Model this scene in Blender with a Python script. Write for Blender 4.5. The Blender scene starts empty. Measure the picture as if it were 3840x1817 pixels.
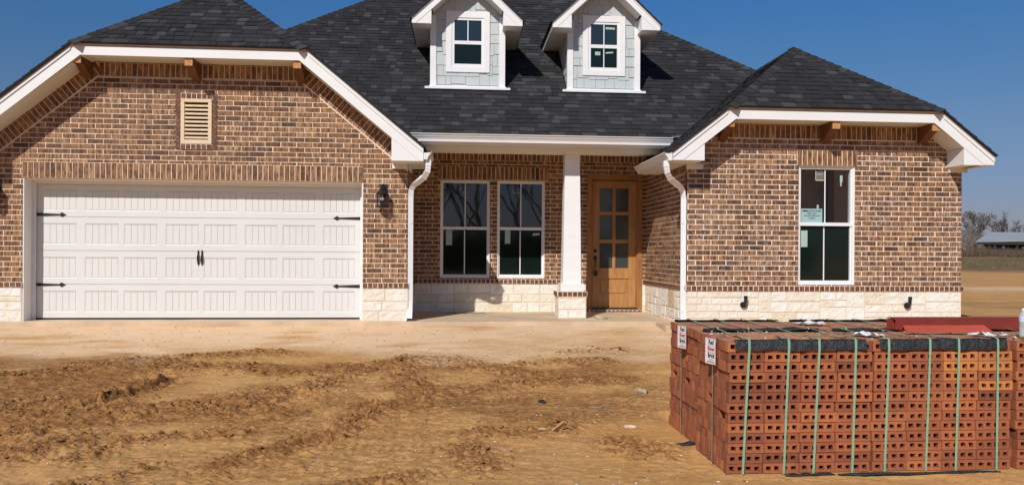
import bpy, bmesh, math, random
import numpy as np
from mathutils import Vector, Matrix, noise as mnoise
R = math.radians
sc = bpy.context.scene
col = sc.collection

# ------------------------------------------------------------------ camera
TH = math.atan(280/3100.); ROLL = .006
cam = bpy.data.cameras.new('camera'); camo = bpy.data.objects.new('camera', cam); col.objects.link(camo)
cam.sensor_width = 36; cam.lens = 36*3100/3840; cam.shift_x = -80/3840; cam.shift_y = 41.5/3840
cam.clip_end = 3000; cam.clip_start = .05
r0 = Vector((math.cos(TH), -math.sin(TH), 0)); fw = Vector((math.sin(TH), math.cos(TH), 0)); up = Vector((0, 0, 1))
ax = r0*math.cos(ROLL)+up*math.sin(ROLL); ay = up*math.cos(ROLL)-r0*math.sin(ROLL)
camo.matrix_world = Matrix(((ax.x, ay.x, -fw.x, 0), (ax.y, ay.y, -fw.y, 0), (ax.z, ay.z, -fw.z, 1.6), (0, 0, 0, 1)))
sc.camera = camo
# ------------------------------------------------------------------ sky, sun, exposure
SUN = Vector((-.51, -1.0, .9)).normalized()
el = math.asin(SUN.z)
w = bpy.data.worlds.new('World'); sc.world = w; w.use_nodes = True
nt = w.node_tree; bg = nt.nodes['Background']
sky = nt.nodes.new('ShaderNodeTexSky'); sky.sky_type = 'NISHITA'; sky.sun_disc = False
sky.sun_elevation = el; sky.sun_rotation = math.atan2(SUN.x, SUN.y)
sky.air_density = 1.0; sky.dust_density = .6; sky.ozone_density = 3.0; sky.altitude = 50
# the clear winter sky is a deeper blue overhead and greyer at the horizon than the model's: tint it by elevation
tcw = nt.nodes.new('ShaderNodeTexCoord'); sx_ = nt.nodes.new('ShaderNodeSeparateXYZ'); cr = nt.nodes.new('ShaderNodeValToRGB'); mu = nt.nodes.new('ShaderNodeMix')
nt.links.new(tcw.outputs['Generated'], sx_.inputs[0]); nt.links.new(sx_.outputs[2], cr.inputs[0]); e_ = cr.color_ramp.elements
for i_, (p_, c_) in enumerate(((0., (.47, .46, .64)), (.06, (.48, .48, .665)), (.148, (.47, .56, .71)), (.235, (.355, .60, .82)), (.30, (.285, .63, .95)), (1., (.24, .5, .85)))):
    if i_ > 1: e_.new(p_)
    e_[i_].position = p_; e_[i_].color = (*c_, 1)
mu.data_type = 'RGBA'; mu.blend_type = 'MULTIPLY'; mu.inputs[0].default_value = 1
nt.links.new(sky.outputs[0], mu.inputs[6]); nt.links.new(cr.outputs[0], mu.inputs[7]); nt.links.new(mu.outputs[2], bg.inputs[0]); bg.inputs[1].default_value = .085
sl = bpy.data.lights.new('sun', 'SUN'); sl.energy = 4.0; sl.angle = R(.53); sl.color = (1.0, .955, .90)
so = bpy.data.objects.new('sun', sl); col.objects.link(so)
so.rotation_euler = (-SUN).to_track_quat('-Z', 'Y').to_euler()
sc.view_settings.view_transform = 'Standard'; sc.view_settings.look = 'None'
sc.view_settings.exposure = 0; sc.view_settings.gamma = 1
sc.cycles.max_bounces = 6; sc.cycles.transparent_max_bounces = 8

rnd = random.Random(7)
# ------------------------------------------------------------------ object helpers
def tag(o, label=None, cat=None, group=None, kind=None):
    if label: o['label'] = label
    if cat: o['category'] = cat
    if group: o['group'] = group
    if kind: o['kind'] = kind
    return o
def thing(name, loc, label, cat, group=None, rz=0):
    o = bpy.data.objects.new(name, None); col.objects.link(o); o.location = loc
    o.rotation_euler = (0, 0, rz); o.empty_display_size = .1
    return tag(o, label, cat, group)
def rootloc(p):
    while p.parent: p = p.parent
    return Vector(p.location)
class MB:
    def __init__(s): s.v = []; s.f = []; s.t = []; s.m = []; s.sm = []
    def face(s, pts, tone=.5, m=0, sm=False):
        n = len(s.v); s.v.extend(tuple(p) for p in pts); s.f.append(tuple(range(n, n+len(pts)))); s.t.append(tone); s.m.append(m); s.sm.append(sm)
    def mesh(s, vs, fs, tone=.5, m=0, sm=False):
        n = len(s.v); s.v.extend(tuple(p) for p in vs)
        for f in fs: s.f.append(tuple(i+n for i in f)); s.t.append(tone); s.m.append(m); s.sm.append(sm)
    def box(s, x0, x1, y0, y1, z0, z1, tone=.5, m=0):
        v = [(x, y, z) for z in (z0, z1) for y in (y0, y1) for x in (x0, x1)]
        s.mesh(v, [(0, 2, 3, 1), (4, 5, 7, 6), (0, 1, 5, 4), (2, 6, 7, 3), (0, 4, 6, 2), (1, 3, 7, 5)], tone, m)
    def prism(s, fr, poly, d0, d1, tone=.5, m=0, back=True, topshift=None):
        O, U, V, N = fr
        a = [O+U*p[0]+V*p[1]+N*d0 for p in poly]; b = [O+U*p[0]+V*p[1]+N*d1 for p in poly]
        n = len(poly); vs = a+b
        fs = [tuple(range(n, 2*n))]+[(i, (i+1) % n, (i+1) % n+n, i+n) for i in range(n)]
        if back: fs.append(tuple(reversed(range(n))))
        s.mesh(vs, fs, tone, m)
    def tube(s, pts, r, n=8, tone=.5, m=0, sm=True, caps=True, rect=None):
        pts = [Vector(p) for p in pts]; k = len(pts); rings = []
        side = None
        for i, p in enumerate(pts):
            d = (pts[min(i+1, k-1)]-pts[max(i-1, 0)]).normalized()
            if side is None:
                side = d.cross(Vector((0, 0, 1)));
                if side.length < .01: side = Vector((1, 0, 0))
            side = (side-d*side.dot(d)).normalized(); upv = side.cross(d)
            if rect:
                rc = rect[i] if isinstance(rect, list) else rect; rings.append([p+side*a*rc[0]/2+upv*b*rc[1]/2 for a, b in ((-1, -1), (1, -1), (1, 1), (-1, 1))])
            else:
                rr = r[i] if isinstance(r, (list, tuple)) else r
                rings.append([p+(side*math.cos(2*math.pi*j/n)+upv*math.sin(2*math.pi*j/n))*rr for j in range(n)])
        if rect: n = 4; sm = False
        vs = [q for g in rings for q in g]
        fs = [(i*n+j, i*n+(j+1) % n, (i+1)*n+(j+1) % n, (i+1)*n+j) for i in range(k-1) for j in range(n)]
        s.mesh(vs, fs, tone, m, sm)
        if caps: s.mesh(rings[0], [tuple(range(n))], tone, m); s.mesh(rings[-1], [tuple(reversed(range(n)))], tone, m)
    def lathe(s, c, prof, n=16, tone=.5, m=0, sm=True):
        c = Vector(c); k = len(prof)
        vs = [c+Vector((r*math.cos(2*math.pi*j/n), r*math.sin(2*math.pi*j/n), z)) for r, z in prof for j in range(n)]
        s.mesh(vs, [(i*n+j, i*n+(j+1) % n, (i+1)*n+(j+1) % n, (i+1)*n+j) for i in range(k-1) for j in range(n)], tone, m, sm)
    def build(s, name, mats, parent=None, label=None, kind=None, loc=None, bevel=0):
        org = rootloc(parent) if parent else Vector(loc) if loc else Vector((0, 0, 0))
        me = bpy.data.meshes.new(name)
        me.from_pydata([(v[0]-org.x, v[1]-org.y, v[2]-org.z) for v in s.v], [], s.f)
        if not isinstance(mats, (list, tuple)): mats = [mats]
        for q in mats: me.materials.append(q)
        a = me.attributes.new('tone', 'FLOAT', 'FACE'); a.data.foreach_set('value', s.t)
        me.polygons.foreach_set('material_index', s.m); me.polygons.foreach_set('use_smooth', s.sm)
        me.update()
        o = bpy.data.objects.new(name, me); col.objects.link(o)
        if parent: o.parent = parent
        else: o.location = org
        if bevel:
            md = o.modifiers.new('b', 'BEVEL'); md.width = bevel; md.segments = 2; md.limit_method = 'ANGLE'
            bm = bmesh.new(); bm.from_mesh(me); bmesh.ops.remove_doubles(bm, verts=bm.verts, dist=1e-5); bm.to_mesh(me); bm.free()
        if label: o['label'] = label
        if kind: o['kind'] = kind
        return o
def V3(*a): return Vector(a)
def front(Yv): return (V3(0, Yv, 0), V3(1, 0, 0), V3(0, 0, 1), V3(0, -1, 0))
def facing_px(Xv): return (V3(Xv, 0, 0), V3(0, 1, 0), V3(0, 0, 1), V3(1, 0, 0))
def facing_nx(Xv): return (V3(Xv, 0, 0), V3(0, -1, 0), V3(0, 0, 1), V3(-1, 0, 0))
# ------------------------------------------------------------------ 2D clipping
def clip(poly, a, b, c):     # keep a*x+b*y <= c
    out = []; n = len(poly)
    for i in range(n):
        p, q = poly[i], poly[(i+1) % n]; dp = a*p[0]+b*p[1]-c; dq = a*q[0]+b*q[1]-c
        if dp <= 0: out.append(p)
        if (dp < 0 < dq) or (dq < 0 < dp):
            t = dp/(dp-dq); out.append((p[0]+(q[0]-p[0])*t, p[1]+(q[1]-p[1])*t))
    return out if len(out) > 2 else []
def clip_region(poly, reg):  # reg convex ccw
    for i in range(len(reg)):
        p, q = reg[i], reg[(i+1) % len(reg)]; ex, ey = q[0]-p[0], q[1]-p[1]
        poly = clip(poly, ey, -ex, ey*p[0]-ex*p[1])
        if not poly: return []
    return poly
def subtract(polys, h):
    x0, x1, y0, y1 = h; out = []
    for p in polys:
        xs = [a[0] for a in p]; ys = [a[1] for a in p]
        if max(xs) <= x0 or min(xs) >= x1 or max(ys) <= y0 or min(ys) >= y1: out.append(p); continue
        out += [clip(p, 1, 0, x0), clip(p, -1, 0, -x1)]
        mid = clip(clip(p, -1, 0, -x0) or [], 1, 0, x1) if clip(p, -1, 0, -x0) else []
        if mid: out += [clip(mid, 0, 1, y0), clip(mid, 0, -1, -y1)]
    return [p for p in out if p and area(p) > 1e-5]
def area(p): return abs(sum(p[i][0]*p[(i+1) % len(p)][1]-p[(i+1) % len(p)][0]*p[i][1] for i in range(len(p))))/2
# ------------------------------------------------------------------ materials
def ng(m): return m.node_tree.nodes, m.node_tree.links
def newmat(name):
    m = bpy.data.materials.new(name); m.use_nodes = True; return m, m.node_tree.nodes['Principled BSDF']
def coords(m, scale=(1, 1, 1)):
    N, L = ng(m); tc = N.new('ShaderNodeTexCoord'); mp = N.new('ShaderNodeMapping'); mp.inputs['Scale'].default_value = scale
    L.new(tc.outputs['Object'], mp.inputs[0]); return mp.outputs[0]
def nse(m, vec, scale, detail=4, rough=.6, dist=0):
    N, L = ng(m); n = N.new('ShaderNodeTexNoise'); n.inputs['Scale'].default_value = scale; n.inputs['Detail'].default_value = detail
    n.inputs['Roughness'].default_value = rough; n.inputs['Distortion'].default_value = dist; L.new(vec, n.inputs['Vector']); return n.outputs['Fac']
def ramp(m, fac, stops, interp='LINEAR'):
    N, L = ng(m); r = N.new('ShaderNodeValToRGB'); r.color_ramp.interpolation = interp; e = r.color_ramp.elements
    while len(e) < len(stops): e.new(.5)
    for i, (p, c) in enumerate(stops):
        e[i].position = p; c = c if isinstance(c, tuple) else (c, c, c); e[i].color = (*c[:3], 1)
    if fac is not None: L.new(fac, r.inputs[0])
    return r.outputs[0]
def mix(m, fac, a, b, mode='MIX'):
    N, L = ng(m); x = N.new('ShaderNodeMix'); x.data_type = 'RGBA'; x.blend_type = mode
    for s, v in ((0, fac), (6, a), (7, b)):
        if isinstance(v, (int, float)): x.inputs[s].default_value = v if s == 0 else (v, v, v, 1)
        elif isinstance(v, tuple): x.inputs[s].default_value = (*v[:3], 1)
        else: L.new(v, x.inputs[s])
    return x.outputs[2]
def mth(m, op, a, b=0):
    N, L = ng(m); x = N.new('ShaderNodeMath'); x.operation = op
    for i, v in enumerate((a, b)):
        if isinstance(v, (int, float)): x.inputs[i].default_value = v
        else: L.new(v, x.inputs[i])
    return x.outputs[0]
def attr(m, name):
    N, L = ng(m); a = N.new('ShaderNodeAttribute'); a.attribute_name = name; return a.outputs['Fac']
def bump(m, b, h, strength, dist=.01):
    N, L = ng(m); x = N.new('ShaderNodeBump'); x.inputs['Strength'].default_value = strength; x.inputs['Distance'].default_value = dist
    L.new(h, x.inputs['Height']); L.new(x.outputs[0], b.inputs['Normal'])
def plain(name, c, rough=.6, var=.08, scale=3, bs=0, bscale=60, bd=.003, metal=0, spec=.5, stretch=(1, 1, 1)):
    m, b = newmat(name); v = coords(m, stretch)
    n = nse(m, v, scale, 5, .65)
    L = m.node_tree.links
    L.new(mix(m, ramp(m, n, [(.3, 0.), (.7, 1.)]), tuple(x*(1-var) for x in c), tuple(min(1, x*(1+var)) for x in c)), b.inputs['Base Color'])
    b.inputs['Roughness'].default_value = rough; b.inputs['Metallic'].default_value = metal; b.inputs['Specular IOR Level'].default_value = spec
    if bs: bump(m, b, nse(m, v, bscale, 5, .7), bs, bd)
    return m
def brick_mat(name, smear, ramp_stops=None, spec=.3):
    m, b = newmat(name); L = m.node_tree.links; t = attr(m, 'tone')
    base = ramp(m, t, ramp_stops or [(0, (.085, .042, .023)), (.18, (.15, .070, .035)), (.45, (.295, .142, .063)), (.75, (.385, .20, .09)), (1, (.48, .28, .14))])
    v = coords(m, (34, 34, 8)); n1 = nse(m, v, 1, 4, .6, .3)
    c = mix(m, ramp(m, n1, [(.42, 0.), (.60, .85)]), base, (.058, .029, .016))
    v2 = coords(m, (60, 60, 40)); n2 = nse(m, v2, 1, 3, .5)
    c = mix(m, ramp(m, n2, [(.64, 0.), (.74, .8)]), c, (.47, .26, .15))
    v3 = coords(m, (1, 1, 1)); n3 = nse(m, v3, 1.3, 3, .6); n4 = nse(m, v3, 26, 5, .75, .6)
    f = mth(m, 'MULTIPLY', ramp(m, n4, [(.5, 0.), (.68, 1.)]), ramp(m, n3, [(.40, 0.), (.62, 1.)]))
    c = mix(m, mth(m, 'MULTIPLY', f, smear), c, (.60, .50, .42))
    L.new(c, b.inputs['Base Color']); b.inputs['Roughness'].default_value = .62; b.inputs['Specular IOR Level'].default_value = spec
    bump(m, b, nse(m, v3, 90, 5, .7), .55, .004)
    return m
M = {}
M['brick'] = brick_mat('brown brick', .22)
M['brick_smear'] = brick_mat('brown brick with mortar smears', .9)
M['mortar_pale'] = plain('pale pinkish mortar', (.84, .70, .57), .95, .12, 9, .5, 120)
M['brick_plain'] = brick_mat('reddish brown trim brick', .4, [(0, (.11, .045, .030)), (.5, (.19, .072, .046)), (1, (.27, .11, .07))])
M['mortar'] = plain('tan mortar', (.80, .62, .45), .95, .12, 9, .5, 120)
m, b = newmat('limestone'); v = coords(m); L = m.node_tree.links
c = ramp(m, attr(m, 'tone'), [(0, (.60, .48, .32)), (.10, (.74, .66, .51)), (.5, (.82, .77, .67)), (1, (.85, .82, .76))])
c = mix(m, ramp(m, nse(m, v, 7, 5, .7), [(.45, 0.), (.75, .45)]), c, (.60, .44, .25))
c = mix(m, ramp(m, nse(m, v, 70, 4, .7), [(.62, 0.), (.75, .5)]), c, (.40, .30, .20))
L.new(c, b.inputs['Base Color']); b.inputs['Roughness'].default_value = .9; bump(m, b, nse(m, v, 45, 6, .75), .8, .012); M['stone'] = m
M['stone_mortar'] = plain('stone mortar', (.70, .58, .43), .95, .1, 9, .5, 100)
m, b = newmat('asphalt shingle'); v = coords(m); L = m.node_tree.links
c = ramp(m, attr(m, 'tone'), [(0, (.0165, .016, .016)), (.55, (.0235, .023, .023)), (.8, (.032, .0315, .032)), (1, (.058, .057, .058))])
c = mix(m, ramp(m, nse(m, v, 420, 2, .9), [(.42, 0.), (.7, .35)]), c, (.10, .10, .105))
c = mix(m, ramp(m, nse(m, v, .8, 4, .6), [(.5, 0.), (.8, .3)]), c, (.085, .085, .088))
L.new(c, b.inputs['Base Color']); b.inputs['Roughness'].default_value = .85; b.inputs['Specular IOR Level'].default_value = .12
bump(m, b, nse(m, v, 300, 3, .8), .6, .003); M['shingle'] = m
M['white'] = plain('white painted trim', (.80, .79, .77), .55, .03, 2, .15, 35, .002, stretch=(1, 1, 5))
M['soffit'] = plain('painted soffit', (.74, .72, .68), .6, .03, 2)
M['caulk'] = plain('caulk line', (.35, .34, .33), .8)
M['drip'] = plain('metal drip edge', (.42, .33, .30), .45, .1, 5, metal=.2)
M['gutter'] = plain('white aluminium gutter', (.78, .79, .79), .35, .03, 4)
M['garage'] = plain('garage door steel', (.69, .68, .645), .5, .025, 1.2, .25, 160, .0015)
M['vinyl'] = plain('white vinyl window frame', (.80, .80, .80), .4, .02, 4)
M['siding'] = plain('pale grey fibre cement shingle', (.50, .535, .53), .6, .03, 3)
M['black'] = plain('black metal', (.012, .011, .011), .45, .2, 9)
M['bronze'] = plain('dark bronze hardware', (.045, .030, .024), .4, .3, 30, metal=.5)
M['cedar'] = plain('stained cedar', (.15, .056, .016), .55, .45, 6, .4, 30, .003, stretch=(4, 4, 14))
M['cedar_end'] = plain('cut cedar end grain', (.50, .24, .09), .8, .5, 40)
M['pine'] = plain('raw pine', (.74, .57, .37), .7, .16, 5, .2, 30, .002, stretch=(2, 2, 12))
M['door'] = plain('varnished door wood', (.43, .21, .070), .42, .22, 3, .2, 30, .002, stretch=(9, 9, 1.2))
M['door_dark'] = plain('varnished door frame wood', (.33, .145, .045), .42, .25, 3, .2, 30, .002, stretch=(9, 9, 1.2))
M['concrete'] = plain('slab concrete', (.58, .43, .28), .9, .22, 1.6, .6, 40, .004)
M['drywall'] = plain('interior wall', (.82, .64, .55), .9, .15, 2)
M['floor_in'] = plain('interior floor', (.35, .27, .2), .9)
M['paper_green'] = plain('pale green sticker', (.36, .50, .43), .8)
M['paper_teal'] = plain('teal site notice paper', (.30, .46, .46), .8)
M['label_gray'] = plain('grey window label', (.14, .14, .11), .7)
M['ink'] = plain('black ink', (.02, .02, .02), .8)
M['ink_pale'] = plain('pale ink', (.6, .6, .55), .8)
M['red_ink'] = plain('red ink', (.45, .04, .03), .8)
M['paper'] = plain('white paper tag', (.78, .77, .75), .6)
M['strap'] = plain('green plastic strap', (.23, .41, .26), .4, .1, 10)
M['rubber'] = plain('black plastic edge strip', (.018, .019, .021), .42, .3, 8, .8, 16, .03)
M['redsteel'] = plain('red primed steel', (.22, .032, .020), .5, .14, 5, .2, 40, .002)
M['bark'] = plain('grey bark', (.20, .165, .135), .95, .3, 6)
M['bark_far'] = plain('pale bark of far trees', (.20, .165, .14), .95, .3, .5)
M['scrub'] = plain('dry scrub', (.13, .085, .055), .95, .35, .8)
M['tin'] = plain('galvanised roof sheet', (.33, .34, .35), .6, .12, .5)
M['barnwood'] = plain('dark barn timber', (.035, .028, .024), .9)
M['cord'] = plain('cream cord', (.70, .62, .48), .8)
M['wood_scrap'] = plain('weathered lath', (.55, .38, .18), .8, .2, 9)
def glass_mat(name, base, ior, rough=.0, wav=.0):
    m, b = newmat(name); b.inputs['Base Color'].default_value = (*base, 1); b.inputs['Roughness'].default_value = rough; b.inputs['IOR'].default_value = ior
    if wav: bump(m, b, nse(m, coords(m), 1.5, 2), wav, .02)
    return m
M['pane'] = glass_mat('low-e glass over a dark room', (.016, .024, .023), 1.75, .02, .05)
M['pane_screen'] = glass_mat('glass behind insect screen', (.007, .013, .010), 1.4, .05)
M['pane_door'] = glass_mat('textured door glass', (.045, .058, .056), 1.7, .12, .5)
m = bpy.data.materials.new('clear window glass'); m.use_nodes = True; N, L = ng(m); N.clear()
o_ = N.new('ShaderNodeOutputMaterial'); mx = N.new('ShaderNodeMixShader'); tr = N.new('ShaderNodeBsdfTransparent'); gl = N.new('ShaderNodeBsdfGlossy'); fr = N.new('ShaderNodeFresnel')
fr.inputs[0].default_value = 1.3; gl.inputs['Roughness'].default_value = .01; tr.inputs[0].default_value = (.90, .93, .92, 1)
L.new(fr.outputs[0], mx.inputs[0]); L.new(tr.outputs[0], mx.inputs[1]); L.new(gl.outputs[0], mx.inputs[2]); L.new(mx.outputs[0], o_.inputs[0]); M['clear'] = m
m = m.copy(); m.name = 'thin lantern glass'; [setattr(n_.inputs[0], 'default_value', 1.12) for n_ in m.node_tree.nodes if n_.type == 'FRESNEL']; M['lglass'] = m
m = bpy.data.materials.new('clear plastic'); m.use_nodes = True; N, L = ng(m); N.clear()
o_ = N.new('ShaderNodeOutputMaterial'); mx = N.new('ShaderNodeMixShader'); tr = N.new('ShaderNodeBsdfTransparent'); gl = N.new('ShaderNodeBsdfPrincipled')
gl.inputs['Base Color'].default_value = (.75, .78, .8, 1); gl.inputs['Roughness'].default_value = .15; tr.inputs[0].default_value = (.85, .88, .9, 1); mx.inputs[0].default_value = .45
L.new(tr.outputs[0], mx.inputs[1]); L.new(gl.outputs[0], mx.inputs[2]); L.new(mx.outputs[0], o_.inputs[0]); M['plastic'] = m

# ------------------------------------------------------------------ ground
def _h(ix, iy, s):
    h = (ix.astype(np.int64)*374761393+iy.astype(np.int64)*668265263+s*1442695041) & 0xffffffff
    h = ((h ^ (h >> 13))*1274126177) & 0xffffffff; h = h ^ (h >> 16); return (h & 0xffff)/65535.0
def vn(x, y, s=0):
    ix = np.floor(x); iy = np.floor(y); fx = x-ix; fy = y-iy; fx = fx*fx*(3-2*fx); fy = fy*fy*(3-2*fy)
    a = _h(ix, iy, s); b_ = _h(ix+1, iy, s); c_ = _h(ix, iy+1, s); d = _h(ix+1, iy+1, s)
    return a+(b_-a)*fx+(c_-a)*fy+(a-b_-c_+d)*fx*fy
def fbm(x, y, o=4, s=0, g=.5):
    r = np.zeros_like(x); a = 1.; t = 0
    for i in range(o): r += a*vn(x*2**i+i*17.3, y*2**i-i*9.1, s+i); t += a; a *= g
    return r/t
def base_z(X, Yv):
    t = np.clip((Yv-7.1)/5.1, 0, 1); z = .07+.43*t
    z = z+np.clip(Yv-12.6, 0, 130)*.0143
    return z+np.clip(Yv-142, 0, 400)*.002
SEG = [  # churned bands: x0,y0,x1,y1,width,height
 (-6.5, 9.0, -4.2, 9.3, .22, .05), (-4.6, 9.25, -3.9, 9.8, .25, .055), (-4.3, 9.9, -2.2, 10.4, .16, .03), (-5.2, 8.0, -3.3, 8.4, .24, .06), (-3.4, 8.35, -3.1, 8.85, .16, .085),
 (-4.6, 7.9, -3.0, 7.75, .28, .055), (-3.0, 7.72, -2.0, 7.95, .26, .065), (-2.0, 7.95, -1.2, 9.1, .30, .06), (-1.3, 9.0, -.6, 9.9, .26, .06), (-3.3, 9.7, -1.4, 9.3, .24, .045), (-1.5, 9.5, -.3, 9.8, .2, .05),
 (-3.4, 6.3, -3.0, 6.95, .22, .055), (-2.9, 6.3, -2.75, 6.6, .18, .05), (-2.4, 5.75, -2.1, 5.95, .13, .05), (-1.6, 5.9, -1.15, 6.85, .20, .055), (-1.25, 6.4, -1.05, 6.9, .13, .06),
 (1.73, 10.6, 1.8, 10.55, .20, .10), (1.3, 10.3, 2.1, 10.4, .16, .03), (-.1, 9.85, .9, 9.0, .20, .055), (-.7, 9.8, -.45, 8.0, .24, .06), (.85, 7.25, .95, 7.05, .17, .10), (.1, 6.5, .2, 5.95, .20, .055),
 (.2, 6.9, .8, 7.1, .22, .045), (1.35, 6.5, 1.45, 6.25, .22, .04), (.6, 9.6, 1.7, 9.75, .16, .035), (.2, 8.6, 1.7, 8.8, .2, .03), (-.9, 7.8, -1.0, 6.9, .18, .035), (-.3, 5.6, -.9, 5.3, .2, .04), (-4.2, 6.9, -3.6, 7.3, .25, .03), (-2.6, 6.9, -1.9, 7.0, .15, .035), (-2.1, 5.3, -3.2, 5.4, .2, .035),
]
def churn_mask(X, Yv):
    wx = X+.22*(fbm(X*1.7, Yv*1.7, 3, 41)-.5)*2; wy = Yv+.22*(fbm(X*1.7, Yv*1.7, 3, 57)-.5)*2
    mk = np.zeros_like(X); hh = np.zeros_like(X)
    for x0, y0, x1, y1, wd, ht in SEG:
        dx, dy = x1-x0, y1-y0; l2 = dx*dx+dy*dy
        t = np.clip(((wx-x0)*dx+(wy-y0)*dy)/l2, 0, 1); d2 = (wx-x0-t*dx)**2+(wy-y0-t*dy)**2
        g = np.exp(-d2/(wd*wd)); mk = np.maximum(mk, g); hh = np.maximum(hh, ht*np.exp(-d2/(wd*wd*.45)))
    return mk, hh
def ground_z(X, Yv, full=False):
    z = base_z(X, Yv)
    near = np.clip((13.2-Yv)/1., 0, 1)*np.clip((Yv+2)/3, 0, 1)*np.clip((10-np.abs(X))/1.5, 0, 1)
    mk, hh = churn_mask(X, Yv)
    fine = fbm(X*10, Yv*12, 3, 3, .55)
    rid = 1-np.abs(2*fbm(X*9, Yv*11, 4, 9, .6)-1)*2.2
    zone = np.clip((10.7-Yv+2.2*(fbm(X*.6, Yv*.6, 3, 71)-.5))/1.2, 0, 1)                        # the churned dirt lies away from the house
    dirt = zone*np.clip((fbm(X*.9, Yv*1.3, 4, 21)-.38)*5, 0, 1)*np.clip((1.3-X)/1.8, .25, 1)
    rough = np.clip(mk*1.15+.22*dirt, 0, 1)
    def st_(n, a, b_): t_ = np.clip((n-a)/(b_-a), 0, 1); return t_*t_*(3-2*t_)
    wx_ = X+.03*fbm(X*9, Yv*9, 2, 61); wy_ = Yv+.03*fbm(X*9, Yv*9, 2, 67)
    p1 = st_(fbm(wx_*6, wy_*11, 3, 101, .5), .50, .54); p2 = st_(fbm(wx_*13, wy_*21, 2, 131, .5), .53, .59); p3 = st_(vn(wx_*23, wy_*30, 151), .60, .74)
    flake = .017*p1+.020*p2+.013*p3
    z = z+near*(hh*.34*(.5+.5*fine)+rough*(flake*.85+.010*(rid-.35)*(.4+fine))+(.14+.45*dirt+.16*zone)*.40*flake+.006*(fine-.5)*(.4+dirt)+.05*(fbm(X*.7, Yv*.7, 3, 77)-.5)*zone)
    # wheel ruts and tread marks curving across the yard
    for k, (cx, cy, rr) in enumerate(((-1.0, -1.5, 8.1), (-1.0, -1.5, 9.75), (3.2, 1.0, 8.2), (-6.8, 2.6, 5.0))):
        d = np.sqrt((X-cx)**2+(Yv-cy)**2)-rr+.05*(fbm(X*2, Yv*2, 2, 5+k)-.5); ang = np.arctan2(Yv-cy, X-cx)
        inside = np.exp(-(d/.15)**4); ripple = np.sin(ang*rr*2*math.pi/.075)
        z = z-near*zone*inside*(.014-.005*ripple*np.clip(fbm(X*2.2, Yv*2.2, 2, 90+k)*3-1.1, 0, 1))+near*zone*.012*np.exp(-((np.abs(d)-.2)/.05)**2)*fine
    lx0, ly0, lx1, ly1 = -3.42, 8.18, -3.08, 8.86; ldx, ldy = lx1-lx0, ly1-ly0; ll = math.hypot(ldx, ldy)
    tt = np.clip(((X-lx0)*ldx+(Yv-ly0)*ldy)/ll**2, 0, 1); lat = ((X-lx0)*ldy-(Yv-ly0)*ldx)/ll+.03*(fbm(X*9, Yv*9, 2, 301)-.5)*2
    dd_ = np.hypot(X-lx0-tt*ldx, Yv-ly0-tt*ldy); en = np.exp(-(dd_/.26)**4)*near
    z = z+en*(.034*np.clip(1-lat/.02, 0, 1)*np.exp(-(np.minimum(lat, 0)/.16)**2)-.042*np.exp(-((lat-.09)/.07)**2)*(lat > 0.015))
    # packed dirt ramps up a little against the slab, and a heap at the downspout
    z = z+.03*np.exp(-((Yv-12.5)/.25)**2)*fbm(X*3, Yv*3, 3, 12)*near
    # flat bed under the brick packs
    bed = np.clip((X-1.75)/.15, 0, 1)*np.clip((5.2-X)/.1, 0, 1)*np.clip((Yv-5.5)/.1, 0, 1)*np.clip((7.6-Yv)/.15, 0, 1)
    z = z*(1-bed)+.072*bed
    if full: return z, mk, dirt*near, rough
    return z
xs = np.concatenate([np.array([-600, -300, -150, -80, -50, -35, -25, -18, -13, -10.5]), np.arange(-9, -4.2, .03), np.arange(-4.2, 4.4, .0125), np.arange(4.4, 9.5, .05), np.arange(9.5, 20, .4), np.arange(20, 110, 1.5), np.array([115, 130, 150, 200, 300, 600])])
ys = np.concatenate([np.array([-300, -150, -80, -50, -35, -25, -15, -8, -4, -1, 1, 2.5, 3.5, 4.2]), np.arange(4.8, 8.6, .0125), np.arange(8.6, 10.8, .018), np.arange(10.8, 12.8, .028), np.arange(12.8, 16, .2), np.arange(16, 60, .6), np.arange(60, 145, 2.5), np.array([150, 165, 190, 230, 300, 450, 800])])
GX, GY = np.meshgrid(xs, ys); GZ, MK, DI, RO = ground_z(GX, GY, True)
nx, ny = len(xs), len(ys)
me = bpy.data.meshes.new('ground')
me.vertices.add(nx*ny); me.vertices.foreach_set('co', np.stack([GX, GY, GZ], -1).astype(np.float32).ravel())
ii, jj = np.meshgrid(np.arange(nx-1), np.arange(ny-1)); q = (jj*nx+ii).ravel()
quads = np.stack([q, q+1, q+1+nx, q+nx], -1).astype(np.int32)
me.loops.add(quads.size); me.loops.foreach_set('vertex_index', quads.ravel())
me.polygons.add(len(quads)); me.polygons.foreach_set('loop_start', np.arange(0, quads.size, 4, dtype=np.int32)); me.polygons.foreach_set('loop_total', np.full(len(quads), 4, np.int32))
me.update(); me.polygons.foreach_set('use_smooth', np.ones(len(quads), bool))
grass = np.clip((GY-36+4*(fbm(GX*.3, GY*.3, 3, 8)-.5)*2)/5, 0, 1); grass = np.maximum(grass, np.clip((fbm(GX*.35, GY*1.2, 3, 4)-.52)*8, 0, .8)*np.exp(-((GY-15.5)/1.8)**2)*(GX > 8))
pale = np.clip((GY-10.1+3.6*(fbm(GX*.55, GY*.9, 6, 31, .62)-.5))/1.5, 0, 1)*np.clip(1.25-1.6*np.clip(fbm(GX*.9, GY*2.4, 4, 33)-.5, 0, 1)*3, 0, 1)*np.clip((17-GY)/4, 0, 1)*np.clip((8.8-GX)/1., 0, 1)
pale = np.maximum(pale, .75*np.exp(-((GY-22-1.5*np.sin(GX*.15))/1.4)**2)*(GX > 8))
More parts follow.
